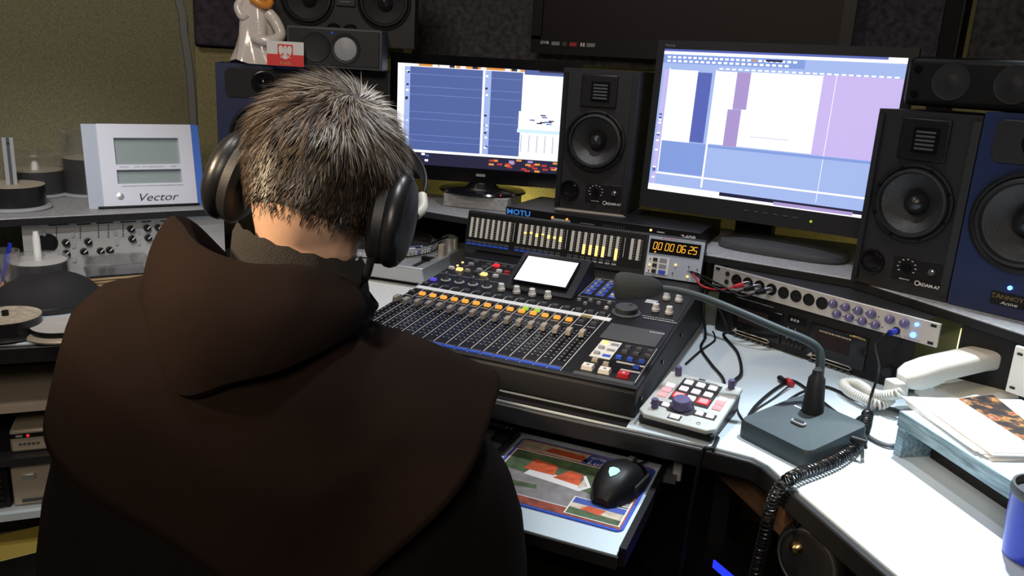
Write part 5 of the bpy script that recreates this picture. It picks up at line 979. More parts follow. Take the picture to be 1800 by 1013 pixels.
mb = MB(); mb.X = VX; mb.box((0.5 * W, 0.004, 0.002), (0.86 * W, 0.03, 0.004), 'black'); mb.box((0.5 * W, 0.045, 0.085), (0.4 * W, 0.006, 0.12), 'black', (0.55, 0, 0)); mb.build('foot', vc)
txt('Vector', 0.026, 'ink', vc, VX @ Vector((0.565 * W, -0.0036, 0.110 * H)), VR, shear=0.35, sx=1.25)
txt('MONTH', 0.0052, 'ink_grey', vc, VX @ Vector((0.315 * W, -0.0036, 0.483 * H)), VR); txt('DATE', 0.0052, 'ink_grey', vc, VX @ Vector((0.425 * W, -0.0036, 0.483 * H)), VR); txt('DAY COUNTDOWN', 0.0052, 'ink_grey', vc, VX @ Vector((0.56 * W, -0.0036, 0.483 * H)), VR); txt('TEMP', 0.0052, 'ink_grey', vc, VX @ Vector((0.735 * W, -0.0036, 0.483 * H)), VR)
dashes(vc, 0.28 * W, 0.80 * W, 0.255 * H, 0.0022, 'ink_grey', -0.0034, 21, X=VX)
def spindle(name, label, loc, r=0.062, h=0.045, dome=0.0, pole=0.0, top='champagne', base_m='grey_light', side='disc_black', flat=False, rz=0.0):
    t = thing(name, label, 'disc spindle', loc, rz, 'disc spindles on the left')
    mb = MB(); mb.lathe([(r + 0.010, 0.0005), (r + 0.012, 0.004), (r + 0.008, 0.008), (r + 0.002, 0.009)], base_m, 40); mb.build('base', t)
    mb = MB(); mb.lathe([(r, 0.009), (r, 0.009 + h), (0.0, 0.009 + h)], side, 40); mb.build('disc_stack', t)
    mb = MB(); mb.lathe([(r, 0.0092 + h), (r, 0.0102 + h), (0.012, 0.0104 + h), (0.012, 0.0095 + h)], top, 40); mb.build('top_disc', t)
    if pole:
        mb = MB()
        if flat: mb.box((0, 0, 0.01 + pole / 2), (0.022, 0.004, pole), 'grey_light'); mb.box((0, -0.003, 0.01 + pole / 2), (0.006, 0.004, pole), 'grey_mid'); mb.box((0, -0.004, pole - 0.002), (0.006, 0.006, 0.004), 'ink')
        else: mb.lathe([(0.0075, 0.009), (0.0075, pole * 0.9), (0.005, pole), (0, pole)], 'white_plastic', 16)
        mb.build('pole', t)
    if dome: mb = MB(); mb.lathe([(r + 0.004, 0.009), (r + 0.004, dome - 0.006), (r - 0.002, dome), (0.015, dome), (0.012, dome + 0.004), (0, dome + 0.004)], 'clear', 40); mb.build('clear_lid', t)
    return t
a = at(30, 374, SZ); b_ = at(62, 355, SZ); c_ = at(150, 352, SZ)
ld = -LN
def back(p, d): return p + LN * d
p = back(a, 0.062); spindle('disc_spindle', 'black disc stack with a tall flat grey pole on the left shelf', (p.x, p.y, SZ), 0.066, 0.045, 0, 0.150, 'champagne', 'grey_light', flat=True, rz=YL)
p = back(b_, 0.100) + LD * 0.015; spindle('disc_spindle', 'disc stack under a low clear lid behind the tall grey pole', (p.x, p.y, SZ), 0.062, 0.055, 0.108, 0.085)
p = back(c_, 0.085) + LD * 0.03; spindle('disc_spindle', 'tall disc stack in a clear tub behind the silver display', (p.x, p.y, SZ), 0.062, 0.085, 0.165, 0, 'champagne')
# ------------------------------------------------------------------ left desk
wo = Vector((-1.402, 0.003, 0)) + LN * 0.032
wd_ = thing('rack_processor', 'off-white rack processor with black knobs under the left shelf', 'rack processor', (wo.x, wo.y, DZ), YL)
def wdp(x, y): q = atv(x / 4.22, 380 + y / 4.22, wo.x, wo.y, YL); return (q - wo).dot(LD), q.z - DZ
W = 0.44; H = 0.140; X0 = wdp(160, 100)[0]
mb = MB(); mb.box((X0 + W / 2, 0.036, H / 2), (W - 0.03, 0.065, H - 0.004), 'grey_dark'); mb.build('case', wd_)
mb = MB(); mb.box((X0 + W / 2, 0.002, H / 2 + 0.001), (W, 0.005, H), 'silver_panel'); mb.build('front_panel', wd_, bevel=0.001)
mb = MB(); mb.lathe([(0.0085, 0), (0.0075, 0.010), (0, 0.0105)], 'black', 18, FACE); mb.box((0.002, -0.0108, 0.002), (0.002, 0.0008, 0.009), 'print_white', (0, 0.8, 0)); pk = mb.mesh('pointer_knob')
for x, y in ((487, 195), (490, 275), (652, 188), (622, 262), (745, 258), (812, 250), (970, 95), (978, 168), (1090, 88), (1097, 160), (1172, 85), (1178, 158), (1180, 232)): u, z = wdp(x, y); inst('pointer_knob', pk, wd_, (u, -0.0005, z))
mb = MB(); mb.prism(rrect(0.004, 0.007, 0.0038, 4), 0, 0.003, 'grey_light', FACE); pbm = mb.mesh('oval_button')
for x, y in ((325, 125), (537, 135), (853, 120), (862, 195), (545, 215), (660, 310), (875, 285), (1025, 110), (1030, 195), (1140, 240), (550, 320)): u, z = wdp(x, y); inst('oval_button', pbm, wd_, (u, -0.0005, z))
u, z = wdp(350, 200); mb = MB(); mb.lathe([(0.022, 0), (0.021, 0.003), (0.018, 0.003), (0.017, 0.0005), (0, 0.0005)], 'black', 28, face(u, z, -0.0005)); mb.build('input_socket', wd_)
mb = MB(); mb.cyl((0, 0, 0), (0, -0.0015, 0), 0.0016, 'ink', n=8); ldm = mb.mesh('meter_led')
for x, y0, y1 in ((418, 88, 172), (595, 80, 162), (730, 72, 156), (803, 70, 154), (912, 60, 146)):
    for k in range(6): u, z = wdp(x, y0 + (y1 - y0) * k / 5); inst('meter_led', ldm, wd_, (u, -0.0005, z))
for xa, xb, y in ((360, 510, 68), (568, 672, 62), (715, 840, 53), (892, 1010, 45), (1052, 1120, 42), (1190, 1250, 38)):
    (u0, z), (u1, _) = wdp(xa, y), wdp(xb, y); mb = MB(); mb.box(((u0 + u1) / 2, -0.001, z), (u1 - u0, 0.001, 0.0028), 'ink'); mb.build('title_bar', wd_)
p = at(66, 456, 0.862) - LN * 0.012; spindle('disc_spindle', 'disc stack with a white round pole below the left shelf', (p.x, p.y, DZ), 0.054, 0.078, 0.098, 0.150, 'disc_white', 'grey_light')
p = at(18, 602, DZ) + LN * 0.058; t = spindle('disc_spindle', 'black disc stack with a printed top at the left desk edge', (p.x, p.y, DZ), 0.060, 0.026, 0, 0, 'cream_print', 'black')
mb = MB(); mb.lathe([(0.006, 0.03), (0.006, 0.045), (0, 0.046)], 'black', 14); mb.build('pole', t)
p = at(118, 601, DZ) + LN * 0.050; spindle('disc_spindle', 'white-topped disc stack on pale base right beside the robe', (p.x, p.y, DZ), 0.054, 0.010, 0, 0, 'disc_white', 'champagne')
p = at(205, 505, DZ) + LN * -0.02; t = spindle('disc_spindle', 'flat white disc holder beneath the clear-lidded cases', (p.x, p.y, DZ), 0.060, 0.012, 0, 0, 'disc_white', 'disc_white', 'grey_light')
for k in range(3):
    t = thing('disc_case', ('lowest of three tan slim cases on the white disc holder', 'middle of three tan slim cases on the white disc holder', 'topmost of three tan slim cases under the clear box')[k], 'disc case', (p.x, p.y, DZ + 0.0235 + 0.0075 * k), YL + 0.08 * k - 0.2, 'tan cases on the left desk')
    mb = MB(); mb.box((0, 0, 0.003), (0.125, 0.11, 0.005), 'tan'); mb.build('shell', t); mb = MB(); mb.box((0, -0.0005, 0.0062), (0.124, 0.109, 0.0012), 'black'); mb.build('lid', t)
t = thing('clear_box', 'low clear plastic box lying on the tan cases', 'box', (p.x, p.y, DZ + 0.0465), YL - 0.1)
mb = MB(); mb.box((0, 0, 0.0125), (0.13, 0.10, 0.025), 'clear_smoke'); mb.build('tub', t, bevel=0.003); mb = MB(); mb.box((0, 0, 0.026), (0.134, 0.104, 0.002), 'clear'); mb.build('lid', t)
# black soft pouch
p = at(98, 556, DZ) + LN * 0.075; t = thing('soft_black_pouch', 'rounded black cloth pouch lying beside the disc stacks', 'pouch', (p.x, p.y, DZ), YL - 0.1)
mb = MB(); rows = []
for j in range(13):
    f = pi * j / 24; rows.append([(0.098 * math.cos(f) ** 0.8 * math.cos(a) * (1 + 0.10 * math.sin(2 * a + 0.8)) - 0.012 * math.sin(f), 0.070 * math.cos(f) ** 0.8 * math.sin(a), 0.0005 + 0.072 * math.sin(f) * (1 + math.cos(f) * (0.22 * math.cos(a + 0.3) - 0.10 * math.cos(3 * a)))) for a in [2 * pi * i / 36 for i in range(36)]])
mb.grid(rows, 'black_soft', closed=True, cap=True); mb.build('body', t); mb = MB(); mb.tube([(0.094 * math.cos(a) * (1 + 0.10 * math.sin(2 * a + 0.8)), 0.068 * math.sin(a), 0.012) for a in [2 * pi * i / 40 for i in range(41)]], 0.002, 'black', 6); mb.build('seam', t)
# glass with pens
p = at(14, 546, DZ) + LN * 0.035; t = thing('pen_glass', 'clear drinking glass holding pens at the left edge', 'glass', (p.x, p.y, DZ))
mb = MB(); mb.lathe([(0.028, 0.0005), (0.030, 0.002), (0.035, 0.118), (0.033, 0.118), (0.028, 0.008), (0, 0.007)], 'clear', 32); mb.build('tumbler', t)
for k, (dx, dy, m2, lb) in enumerate(((0.020, 0.008, 'blue_plastic', 'blue pen leaning in the clear glass'), (-0.016, -0.012, 'black', 'black pen leaning in the clear glass'), (0.004, 0.02, 'orange', 'orange pencil standing in the clear glass'))):
    q = thing('pen', lb, 'pen', (p.x, p.y, DZ + 0.010), group='pens in the glass'); A = Vector((-dx * 0.7, -dy * 0.7, 0)); B = Vector((dx, dy, 0.125 - 0.01 * k)); mb = MB(); mb.cyl(A, A.lerp(B, 0.1), 0.001, 'ink', r2=0.0035, n=10); mb.build('tip', q); mb = MB(); mb.cyl(A.lerp(B, 0.1), B, 0.0038, m2, n=10); mb.build('barrel', q)
# turntable and script page
tt = thing('turntable', 'silver turntable with dotted platter left of the console', 'turntable', (-0.648, 0.515, DZ), 0.04)
mb = MB(); mb.add([(x, y, z) for x in (-0.42, 0.0) for y, z in ((0.010, 0.012), (-0.004, 0.052), (0.0, 0.056), (0.33, 0.056), (0.33, 0.012))], [(0, 1, 2, 3, 4), (9, 8, 7, 6, 5)] + [(i, 5 + i, 5 + (i + 1) % 5, (i + 1) % 5) for i in range(5)], 'silver'); mb.build('body', tt, bevel=0.003)
mb = MB(); mb.box((-0.21, 0.17, 0.008), (0.40, 0.29, 0.015), 'black'); mb.build('plinth', tt)
mb = MB(); mb.X = Matrix.Translation((-0.215, 0.165, 0.056)); mb.lathe([(0.150, 0.0), (0.160, 0.004), (0.163, 0.016), (0.155, 0.020), (0.150, 0.0205), (0, 0.0205)], 'silver', 60); pt = mb.build('platter', tt)
mb = MB(); mb.X = Matrix.Translation((-0.215, 0.165, 0.0768)); mb.lathe([(0.148, 0), (0.148, 0.002), (0, 0.002)], 'black_soft', 60); mb.build('slip_mat', pt)
mb = MB()
for k in range(90):
    a = 2 * pi * k / 90
    for z, r in ((0.0625, 0.1625), (0.0685, 0.1636)): mb.ell((-0.215 + r * math.cos(a), 0.165 + r * math.sin(a), z), (0.0022, 0.0022, 0.0022), 'paper' if k % 5 else 'blue_label', 6, 4)
o = mb.build('strobe_dots', pt); o['kind'] = 'stuff'
mb = MB(); mb.lathe([(0.024, 0.056), (0.022, 0.085), (0.010, 0.092), (0, 0.092)], 'silver', 24, Matrix.Translation((-0.035, 0.245, 0))); mb.tube(smooth_path([(-0.035, 0.25, 0.088), (-0.038, 0.16, 0.088), (-0.050, 0.09, 0.086), (-0.10, 0.055, 0.084)], 6), 0.0035, 'chrome', 8); mb.box((-0.108, 0.050, 0.083), (0.03, 0.014, 0.010), 'black', (0, 0, 0.5)); mb.build('tonearm', tt)
mb = MB(); mb.box((-0.026, 0.06, 0.057), (0.012, 0.11, 0.002), 'grey_dark'); mb.build('pitch_groove', tt); mb = MB(); mb.box((-0.026, 0.072, 0.062), (0.020, 0.013, 0.010), 'black'); mb.build('pitch_slider', tt)
mb = MB(); mb.box((-0.012, 0.14, 0.072), (0.014, 0.016, 0.032), 'champagne'); mb.build('lever', tt)
mb = MB(); mb.lathe([(0.012, 0.056), (0.011, 0.066), (0, 0.066)], 'led_red', 16, Matrix.Translation((-0.385, 0.03, 0))); mb.build('start_lamp', tt)
pp = thing('script_page', 'bright white script page on the desk in front of the seated person', 'paper', (-0.715, 0.40, DZ + 0.0005), 0.30)
mb = MB(); mb.box((0, 0, 0.0008), (0.21, 0.297, 0.0012), 'paper'); mb.build('top_sheet', pp); mb = MB(); mb.box((0.006, 0.004, 0.00015), (0.21, 0.297, 0.0002), 'paper', (0, 0, 0.05)); mb.build('under_sheet', pp)
mb = MB(); rn = random.Random(31)
for r in range(22):
    x = -0.09
    while x < 0.085: d = rn.uniform(0.004, 0.014); mb.rect(x, x + d, 0.125 - 0.0115 * r, 0.1256 - 0.0115 * r, 0.0016, 'ink_grey'); x += d + 0.005
mb.build('text_lines', pp)

# ------------------------------------------------------------------ rack under the left desk
yy = math.atan2(0.054, 0.059); co_ = Vector((-1.107, -0.211, 0)); e_ = Vector((math.cos(yy), math.sin(yy), 0)); n_ = Vector((-math.sin(yy), math.cos(yy), 0))
rk = thing('under_desk_rack', 'open rack shelves in the dark under the left desk', 'rack', (co_.x + n_.x * 0.02, co_.y + n_.y * 0.02, 0), yy)
for z, m2 in ((0.650, 'champagne'), (0.540, 'grey_dark'), (0.425, 'laminate')): mb = MB(); mb.box((-0.08, 0.10, z - 0.008), (0.42, 0.22, 0.015), m2); mb.build('rack_shelf', rk)
for x in (-0.295, 0.135): mb = MB(); mb.box((x, 0.10, 0.365), (0.012, 0.22, 0.73), 'black'); mb.build('side_panel', rk)
mb = MB(); mb.box((-0.08, 0.214, 0.365), (0.43, 0.008, 0.73), 'black'); mb.build('back_panel', rk)
def inrack(u, v, z): q = co_ + e_ * u + n_ * (v + 0.02); return (q.x, q.y, z)
t = thing('external_drive', 'silver external drive with a red light in the left rack', 'drive', inrack(0.0, 0.01, 0.5402), yy)
mb = MB(); mb.box((0.03, 0.07, 0.024), (0.13, 0.13, 0.047), 'champagne'); mb.build('case', t, bevel=0.005); mb = MB(); mb.box((0.03, 0.004, 0.036), (0.128, 0.004, 0.008), 'black'); mb.build('seam', t)
mb = MB(); mb.cyl((-0.003, 0.003, 0.036), (-0.003, 0.0005, 0.036), 0.0026, 'led_red', n=10); mb.build('power_led', t); mb = MB(); mb.box((-0.018, 0.003, 0.036), (0.011, 0.003, 0.004), 'grey_light'); mb.build('switch', t)
dashes(t, -0.02, 0.015, 0.018, 0.004, 'grey_mid', 0.0035, 5)
t = thing('silver_computer', 'silver front of a small computer with a square button low in the left rack', 'computer', inrack(-0.02, 0.01, 0.4255), yy)
mb = MB(); mb.box((0.03, 0.08, 0.046), (0.10, 0.15, 0.09), 'champagne'); mb.build('case', t, bevel=0.004); mb = MB(); mb.box((0.010, 0.003, 0.064), (0.024, 0.006, 0.011), 'silver'); mb.build('button', t, bevel=0.002); mb = MB(); mb.box((0.03, 0.004, 0.012), (0.07, 0.004, 0.006), 'grey_mid'); mb.build('vent', t)
t = thing('black_amplifier', 'black slotted device left of the silver computer in the left rack', 'amplifier', inrack(-0.16, 0.01, 0.4255), yy)
mb = MB(); mb.box((0.05, 0.08, 0.045), (0.13, 0.15, 0.088), 'black'); mb.build('case', t, bevel=0.003)
for k in range(6): mb = MB(); mb.box((0.06, 0.003, 0.012 + 0.012 * k), (0.09, 0.004, 0.004), 'grey_dark'); mb.build('slot', t)
mb = MB(); mb.box((-0.08, 0.05, 0.256), (0.41, 0.32, 0.015), 'champagne'); mb.build('rack_shelf', rk)
t = thing('olive_box', 'mustard yellow box at the lower left corner by the robe', 'box', inrack(-0.045, -0.065, 0.2645), 0.98)
mb = MB(); mb.box((0.03, 0.06, 0.045), (0.16, 0.10, 0.09), 'olive_pad'); mb.build('carton', t, bevel=0.002); mb = MB(); mb.box((0.03, 0.008, 0.045), (0.16, 0.003, 0.088), 'black'); mb.build('black_front', t)  # black sheet covers the whole front of the carton
# ------------------------------------------------------------------ the seated person (local frame: x right, y forward, z up)
PO = Vector((-0.289, -0.479, 0)); PSI = 0.6203
ps = thing('person', 'person in a dark brown hooded robe seated at the console, seen from behind', 'person', (PO.x, PO.y, 0), PSI)
HC = Vector((0.024, 0.030, 1.188)); HR = Matrix.Rotation(-0.36, 3, 'Z') @ Matrix.Rotation(0.20, 3, 'Y') @ Matrix.Rotation(-0.52, 3, 'X')
HM4 = Matrix.Translation(HC) @ HR.to_4x4()
def limb_mesh(nodes, edges):       # tapered limbs with round joints, fused into one surface by the voxel remesh below
    mb = MB()
    for p, r in nodes: mb.ell(p, (r, r, r), 'skin', 16, 10)
    for i, j in edges: mb.cyl(nodes[i][0], nodes[j][0], nodes[i][1], 'skin', r2=nodes[j][1], n=16)
    for rows in ([[(0.15 * w_ * math.copysign(abs(math.cos(a)) ** 0.8, math.cos(a)), -0.03 + 0.10 * d_ * math.copysign(abs(math.sin(a)) ** 0.8, math.sin(a)), z) for a in [2 * pi * i / 28 for i in range(28)]] for z, w_, d_ in ((0.44, 0.9, 1.0), (0.55, 1.1, 1.1), (0.70, 0.9, 1.0), (0.82, 0.95, 1.0), (0.90, 0.85, 0.9), (0.955, 0.62, 0.7), (1.0, 0.42, 0.5))],): mb.grid(rows, 'skin', closed=True, cap=True)
    return mb.build('lm', weld=True)
nodes = []; edges = []
def nd(p, r, par=None):
    nodes.append((p, r)); k = len(nodes) - 1
    if par is not None: edges.append((par, k))
    return k
pel = nd((0, -0.04, 0.52), 0.10); wst = nd((0, -0.03, 0.70), 0.09, pel); chs = nd((-0.008, -0.02, 0.87), 0.085, wst); uch = nd((-0.012, -0.005, 0.962), 0.055, chs); nk = nd((0.0, 0.0, 1.085), 0.055, uch); nk2 = nd((0.012, 0.018, 1.15), 0.056, nk)
for s in (-1, 1):
    sh = nd((s * 0.140, 0.01, 0.912 - 0.028 * s), 0.040, uch); el = nd((s * 0.180, 0.17, 0.835), 0.040, sh); wr = nd((s * 0.13, 0.395, 0.825), 0.027, el); pm_ = nd((s * 0.118, 0.425, 0.824), 0.023, wr); kn_ = pm_
    for k, (dx, l, dz) in enumerate(((-0.030, 0.060, 0.0), (-0.010, 0.072, 0.004), (0.010, 0.068, 0.003), (0.028, 0.052, 0.0))):
        a = nd((s * 0.108 + dx * s * -1, 0.488, 0.824), 0.0125, kn_); b = nd((s * 0.106 + dx * 1.1 * -s, 0.490 + l * 0.5, 0.824 + dz), 0.0088, a); nd((s * 0.104 + dx * 1.15 * -s, 0.490 + l, 0.808), 0.0075, b)
    a = nd((s * 0.078, 0.455, 0.816), 0.011, pm_); b = nd((s * 0.062, 0.480, 0.812), 0.0098, a); nd((s * 0.056, 0.508, 0.806), 0.0082, b)
    hp_ = nd((s * 0.10, 0.02, 0.52), 0.085, pel); kne = nd((s * 0.14, 0.42, 0.53), 0.062, hp_); an = nd((s * 0.14, 0.46, 0.10), 0.042, kne); nd((s * 0.15, 0.54, 0.05), 0.036, an)
bo = limb_mesh(nodes, edges)
# head: deformed sphere with face, joined by voxel remesh
mb = MB(); rows = []
NV, NU = 28, 40
for j in range(NV + 1):
    f = pi * j / NV; row = []
    for i in range(NU):
        a = 2 * pi * i / NU; x = math.sin(f) * math.cos(a); y = math.sin(f) * math.sin(a); z = -math.cos(f)
        X = 0.076 * x; Y = 0.097 * y; Z = 0.095 * z if z > 0 else 0.128 * z
        if z < 0: t = -z; X *= 1 - 0.28 * t; Y = Y * (1 - 0.25 * t) + 0.030 * t * t; Y -= 0.012 * t * (y < 0)
        if y > 0.8 and abs(z) < 0.7: pass
        nose = math.exp(-((X / 0.012) ** 2 + ((Z + 0.035) / 0.022) ** 2)) * 0.026 * (y > 0); eye = sum(math.exp(-(((X - s * 0.031) / 0.014) ** 2 + ((Z - 0.0) / 0.011) ** 2)) for s in (-1, 1)) * 0.008 * (y > 0)
        brow = math.exp(-((Z - 0.018) / 0.010) ** 2) * 0.005 * (y > 0.4); lip = math.exp(-((X / 0.022) ** 2 + ((Z + 0.072) / 0.008) ** 2)) * 0.006 * (y > 0); chin = math.exp(-((X / 0.02) ** 2 + ((Z + 0.108) / 0.015) ** 2)) * 0.010 * (y > 0)
        row.append(HM4 @ Vector((X, Y + nose - eye + brow + lip + chin, Z)))
    rows.append(row)
mb.grid(rows, 'skin', closed=True); 
for s in (-1, 1): mb.X = HM4; mb.ell((s * 0.077, -0.006, -0.018), (0.008, 0.018, 0.032), 'skin', 14, 10, (0, 0.2 * s, 0.3 * s))
mb.X = Matrix(); ho = mb.build('hd', weld=True)
bpy.context.view_layer.update(); dg = bpy.context.evaluated_depsgraph_get()
bm = bmesh.new()
for o in (bo, ho): m_ = bpy.data.meshes.new_from_object(o.evaluated_get(dg)); bm.from_mesh(m_); bpy.data.meshes.remove(m_)
me = bpy.data.meshes.new('body'); bm.to_mesh(me); bm.free()
for o in (bo, ho): bpy.data.objects.remove(o)
tmp = bpy.data.objects.new('tmp', me); COL.objects.link(tmp); md = tmp.modifiers.new('r', 'REMESH'); md.mode = 'VOXEL'; md.voxel_size = 0.0045; md.use_smooth_shade = True; sm = tmp.modifiers.new('sm', 'SMOOTH'); sm.iterations = 3; sm.factor = 0.5
bpy.context.view_layer.update(); dg = bpy.context.evaluated_depsgraph_get(); bme = bpy.data.meshes.new_from_object(tmp.evaluated_get(dg)); bpy.data.objects.remove(tmp)
bm = bmesh.new(); bm.from_mesh(bme); seen = set(); best = []
for v in bm.verts:                      # keep the one continuous outer surface
    if v.index in seen: continue
    st_ = [v]; seen.add(v.index); isl = []
    while st_:
        w_ = st_.pop(); isl.append(w_)
        for e in w_.link_edges:
            u_ = e.other_vert(w_)
            if u_.index not in seen: seen.add(u_.index); st_.append(u_)
    if len(isl) > len(best): best = isl
keep = set(v.index for v in best); bmesh.ops.delete(bm, geom=[v for v in bm.verts if v.index not in keep], context='VERTS'); bm.to_mesh(bme); bm.free()
bme.materials.clear(); bme.materials.append(G['skin']); bme.name = 'body'; inst('body', bme, ps)
# eyes
mb = MB(); mb.X = HM4
for s in (-1, 1): mb.ell((s * 0.031, 0.076, 0.0), (0.011, 0.011, 0.011), 'paper', 14, 10); mb.ell((s * 0.031, 0.0835, -0.001), (0.005, 0.005, 0.005), 'ink', 10, 8)
mb.build('eyes', ps)
# robe: torso, lap and sleeves
def sell(u0, u1, v0, v1, z, n=40, e=0.75, tilt=0.0):
    cu_, cv, hu, hv = (u0 + u1) / 2, (v0 + v1) / 2, (u1 - u0) / 2, (v1 - v0) / 2
    return [(cu_ + math.copysign(abs(math.cos(a)) ** e, math.cos(a)) * hu, cv + math.copysign(abs(math.sin(a)) ** e, math.sin(a)) * hv, z + tilt * math.cos(a)) for a in [2 * pi * i / n for i in range(n)]]
mb = MB(); rows = [sell(-0.27, 0.27, -0.20, 0.17, 0.40), sell(-0.285, 0.275, -0.19, 0.16, 0.55), sell(-0.285, 0.272, -0.17, 0.15, 0.68), sell(-0.282, 0.265, -0.155, 0.15, 0.80), sell(-0.258, 0.228, -0.145, 0.13, 0.885, tilt=-0.012), sell(-0.225, 0.170, -0.13, 0.105, 0.945, tilt=-0.03), sell(-0.17, 0.115, -0.105, 0.085, 0.995, tilt=-0.03), sell(-0.10, 0.07, -0.08, 0.065, 1.035, tilt=-0.02), sell(-0.066, 0.058, -0.062, 0.055, 1.075)]
mb.grid(rows, 'robe_shaded', closed=True); mb.add(rows[0], [tuple(range(40))], 'robe_shaded'); mb.build('robe_torso', ps, sub=1)
mb = MB(); rows = []
for v, z0, z1, hw in ((0.0, 0.42, 0.63, 0.24), (0.2, 0.43, 0.625, 0.235), (0.40, 0.44, 0.615, 0.225), (0.48, 0.42, 0.585, 0.22)):
    rows.append([(math.copysign(abs(math.cos(a)) ** 0.6, math.cos(a)) * hw, v, (z0 + z1) / 2 + math.copysign(abs(math.sin(a)) ** 0.6, math.sin(a)) * (z1 - z0) / 2) for a in [2 * pi * i / 28 for i in range(28)]])
for z, y0, y1, hw in ((0.36, 0.36, 0.52, 0.22), (0.10, 0.34, 0.56, 0.24), (0.06, 0.34, 0.56, 0.24)):
    rows.append([(math.copysign(abs(math.cos(a)) ** 0.6, math.cos(a)) * hw, (y0 + y1) / 2 + math.copysign(abs(math.sin(a)) ** 0.6, math.sin(a)) * (y1 - y0) / 2, z) for a in [2 * pi * i / 28 for i in range(28)]])
mb.grid(rows, 'robe_shaded', closed=True, cap=True); mb.build('robe_skirt', ps, sub=1)
for s in (-1, 1):
    mb = MB(); mb.tube(smooth_path([(s * 0.148, 0.005, 0.905 - 0.035 * s), (s * 0.168, 0.07, 0.872 - 0.015 * s), (s * 0.178, 0.15, 0.845), (s * 0.155, 0.27, 0.838), (s * 0.13, 0.36, 0.832)], 6), [0.058 - 0.0003 * i for i in range(25)], 'robe_shaded', 20, cap=False); mb.build('sleeve', ps, solid=0.003)
# cape: separate profiles for the right, left, back and front, blended round the body
PRO = {'R': [(0, 0.050, 1.030), (0.25, 0.080, 1.020), (0.6, 0.146, 0.994), (1, 0.226, 0.952)], 'L': [(0, 0.06, 1.075), (0.25, 0.140, 1.080), (0.5, 0.200, 1.068), (0.66, 0.228, 1.046), (0.8, 0.240, 1.012), (1, 0.258, 0.952)], 'B': [(0, 0.06, 1.045), (0.15, 0.106, 1.030), (0.35, 0.142, 0.985), (0.6, 0.168, 0.90), (1, 0.180, 0.755)], 'F': [(0, 0.06, 1.06), (0.3, 0.11, 1.00), (1, 0.165, 0.80)]}
mb = MB(); rows = []; NA = 96; NS = 26
for j in range(NS + 1):
    s = j / NS; row = []
    for i in range(NA):
        a = 2 * pi * i / NA; c, sn = math.cos(a), math.sin(a); side = PRO['R'] if c > 0 else PRO['L']; oth = PRO['F'] if sn > 0 else PRO['B']
        w_ = abs(c) ** 1.7; r1, z1 = interp(side, s); r2, z2 = interp(oth, s); r = r1 * w_ + r2 * (1 - w_); wz = abs(c) ** (1.7 - 0.6 * s); z = z1 * wz + z2 * (1 - wz)
        fold = 0.006 * s * s * math.sin(7 * a + 1.0) + 0.004 * s * math.sin(3 * a + 4 * s)
        row.append(((r + fold) * c - 0.01 * (1 - s), (r + fold) * sn, z))
    rows.append(row)
mb.grid(rows, 'robe', closed=True); mb.build('cape', ps, solid=0.005)
# hood lying on the shoulders
def pl(x, y, off):       # a point of the cloth at distance off behind the body's mid plane
    o = Vector((PO.x, PO.y, 0)) + Vector((math.sin(PSI), -math.cos(PSI), 0)) * off; q = atv(x, y, o.x, o.y, PSI); e = Vector((math.cos(PSI), math.sin(PSI), 0)); return ((q - PO).dot(e), -off, q.z)
crest = [(0.066, 0.060, 1.055), pl(652, 540, -0.015), pl(632, 512, 0.03), pl(600, 490, 0.058), pl(530, 473, 0.090), pl(430, 470, 0.098), pl(345, 440, 0.075), pl(312, 402, 0.03), pl(300, 384, 0.0), (-0.120, 0.045, 1.130), (-0.09, 0.075, 1.09)]
low = [(0.080, 0.055, 1.015), pl(656, 546, -0.005), pl(632, 570, 0.056), pl(600, 596, 0.096), pl(500, 645, 0.142), pl(400, 672, 0.150), pl(318, 692, 0.142), pl(268, 632, 0.085), pl(253, 520, 0.025), (-0.160, 0.045, 1.055), (-0.12, 0.09, 1.02)]
mid = []
for k, (c_1, c_2) in enumerate(zip(crest, low)):
    t_ = Vector(c_1).lerp(Vector(c_2), 0.45); o_ = Vector((t_.x + 0.03, t_.y, 0)).normalized() * (0.016 if 2 < k < 8 else 0.006); mid.append((t_.x + o_.x, t_.y + o_.y, t_.z + 0.004))
inn = [(c[0] * 0.86 - 0.003, c[1] * 0.84, c[2] - 0.012) for c in crest]; inn2 = [(c[0] * 0.74 - 0.002, c[1] * 0.70, c[2] - 0.055) for c in crest]; und = [(c[0] * 0.84 - 0.002, c[1] * 0.84, c[2] + 0.004) for c in low]
mb = MB(); cols_ = [smooth_path(q, 6) for q in (inn2, inn, crest, mid, low, und)]
full = []
for k in range(len(cols_[0])): full.append([tuple(p) for p in smooth_path([q[k] for q in cols_], 4)])
mb.grid(full, 'robe'); mb.build('hood', ps, solid=0.004)
mb = MB(); rows = []
for z, k, dz in ((1.060, 1.18, 0), (1.09, 1.12, 0), (1.118, 1.06, 0), (1.128, 1.00, 0), (1.122, 0.96, 0)):
    rows.append([(-0.001 + 0.0645 * k * math.cos(a), 0.004 + 0.063 * k * math.sin(a), z - 0.008 - 0.30 * 0.064 * math.cos(a) - 0.065 * max(0.0, math.sin(a)) + 0.0015 * math.sin(17 * a) * (z > 1.12)) for a in [2 * pi * i / 64 for i in range(64)]])
mb.grid(rows, 'collar', closed=True); mb.build('inner_collar', ps, solid=0.004)
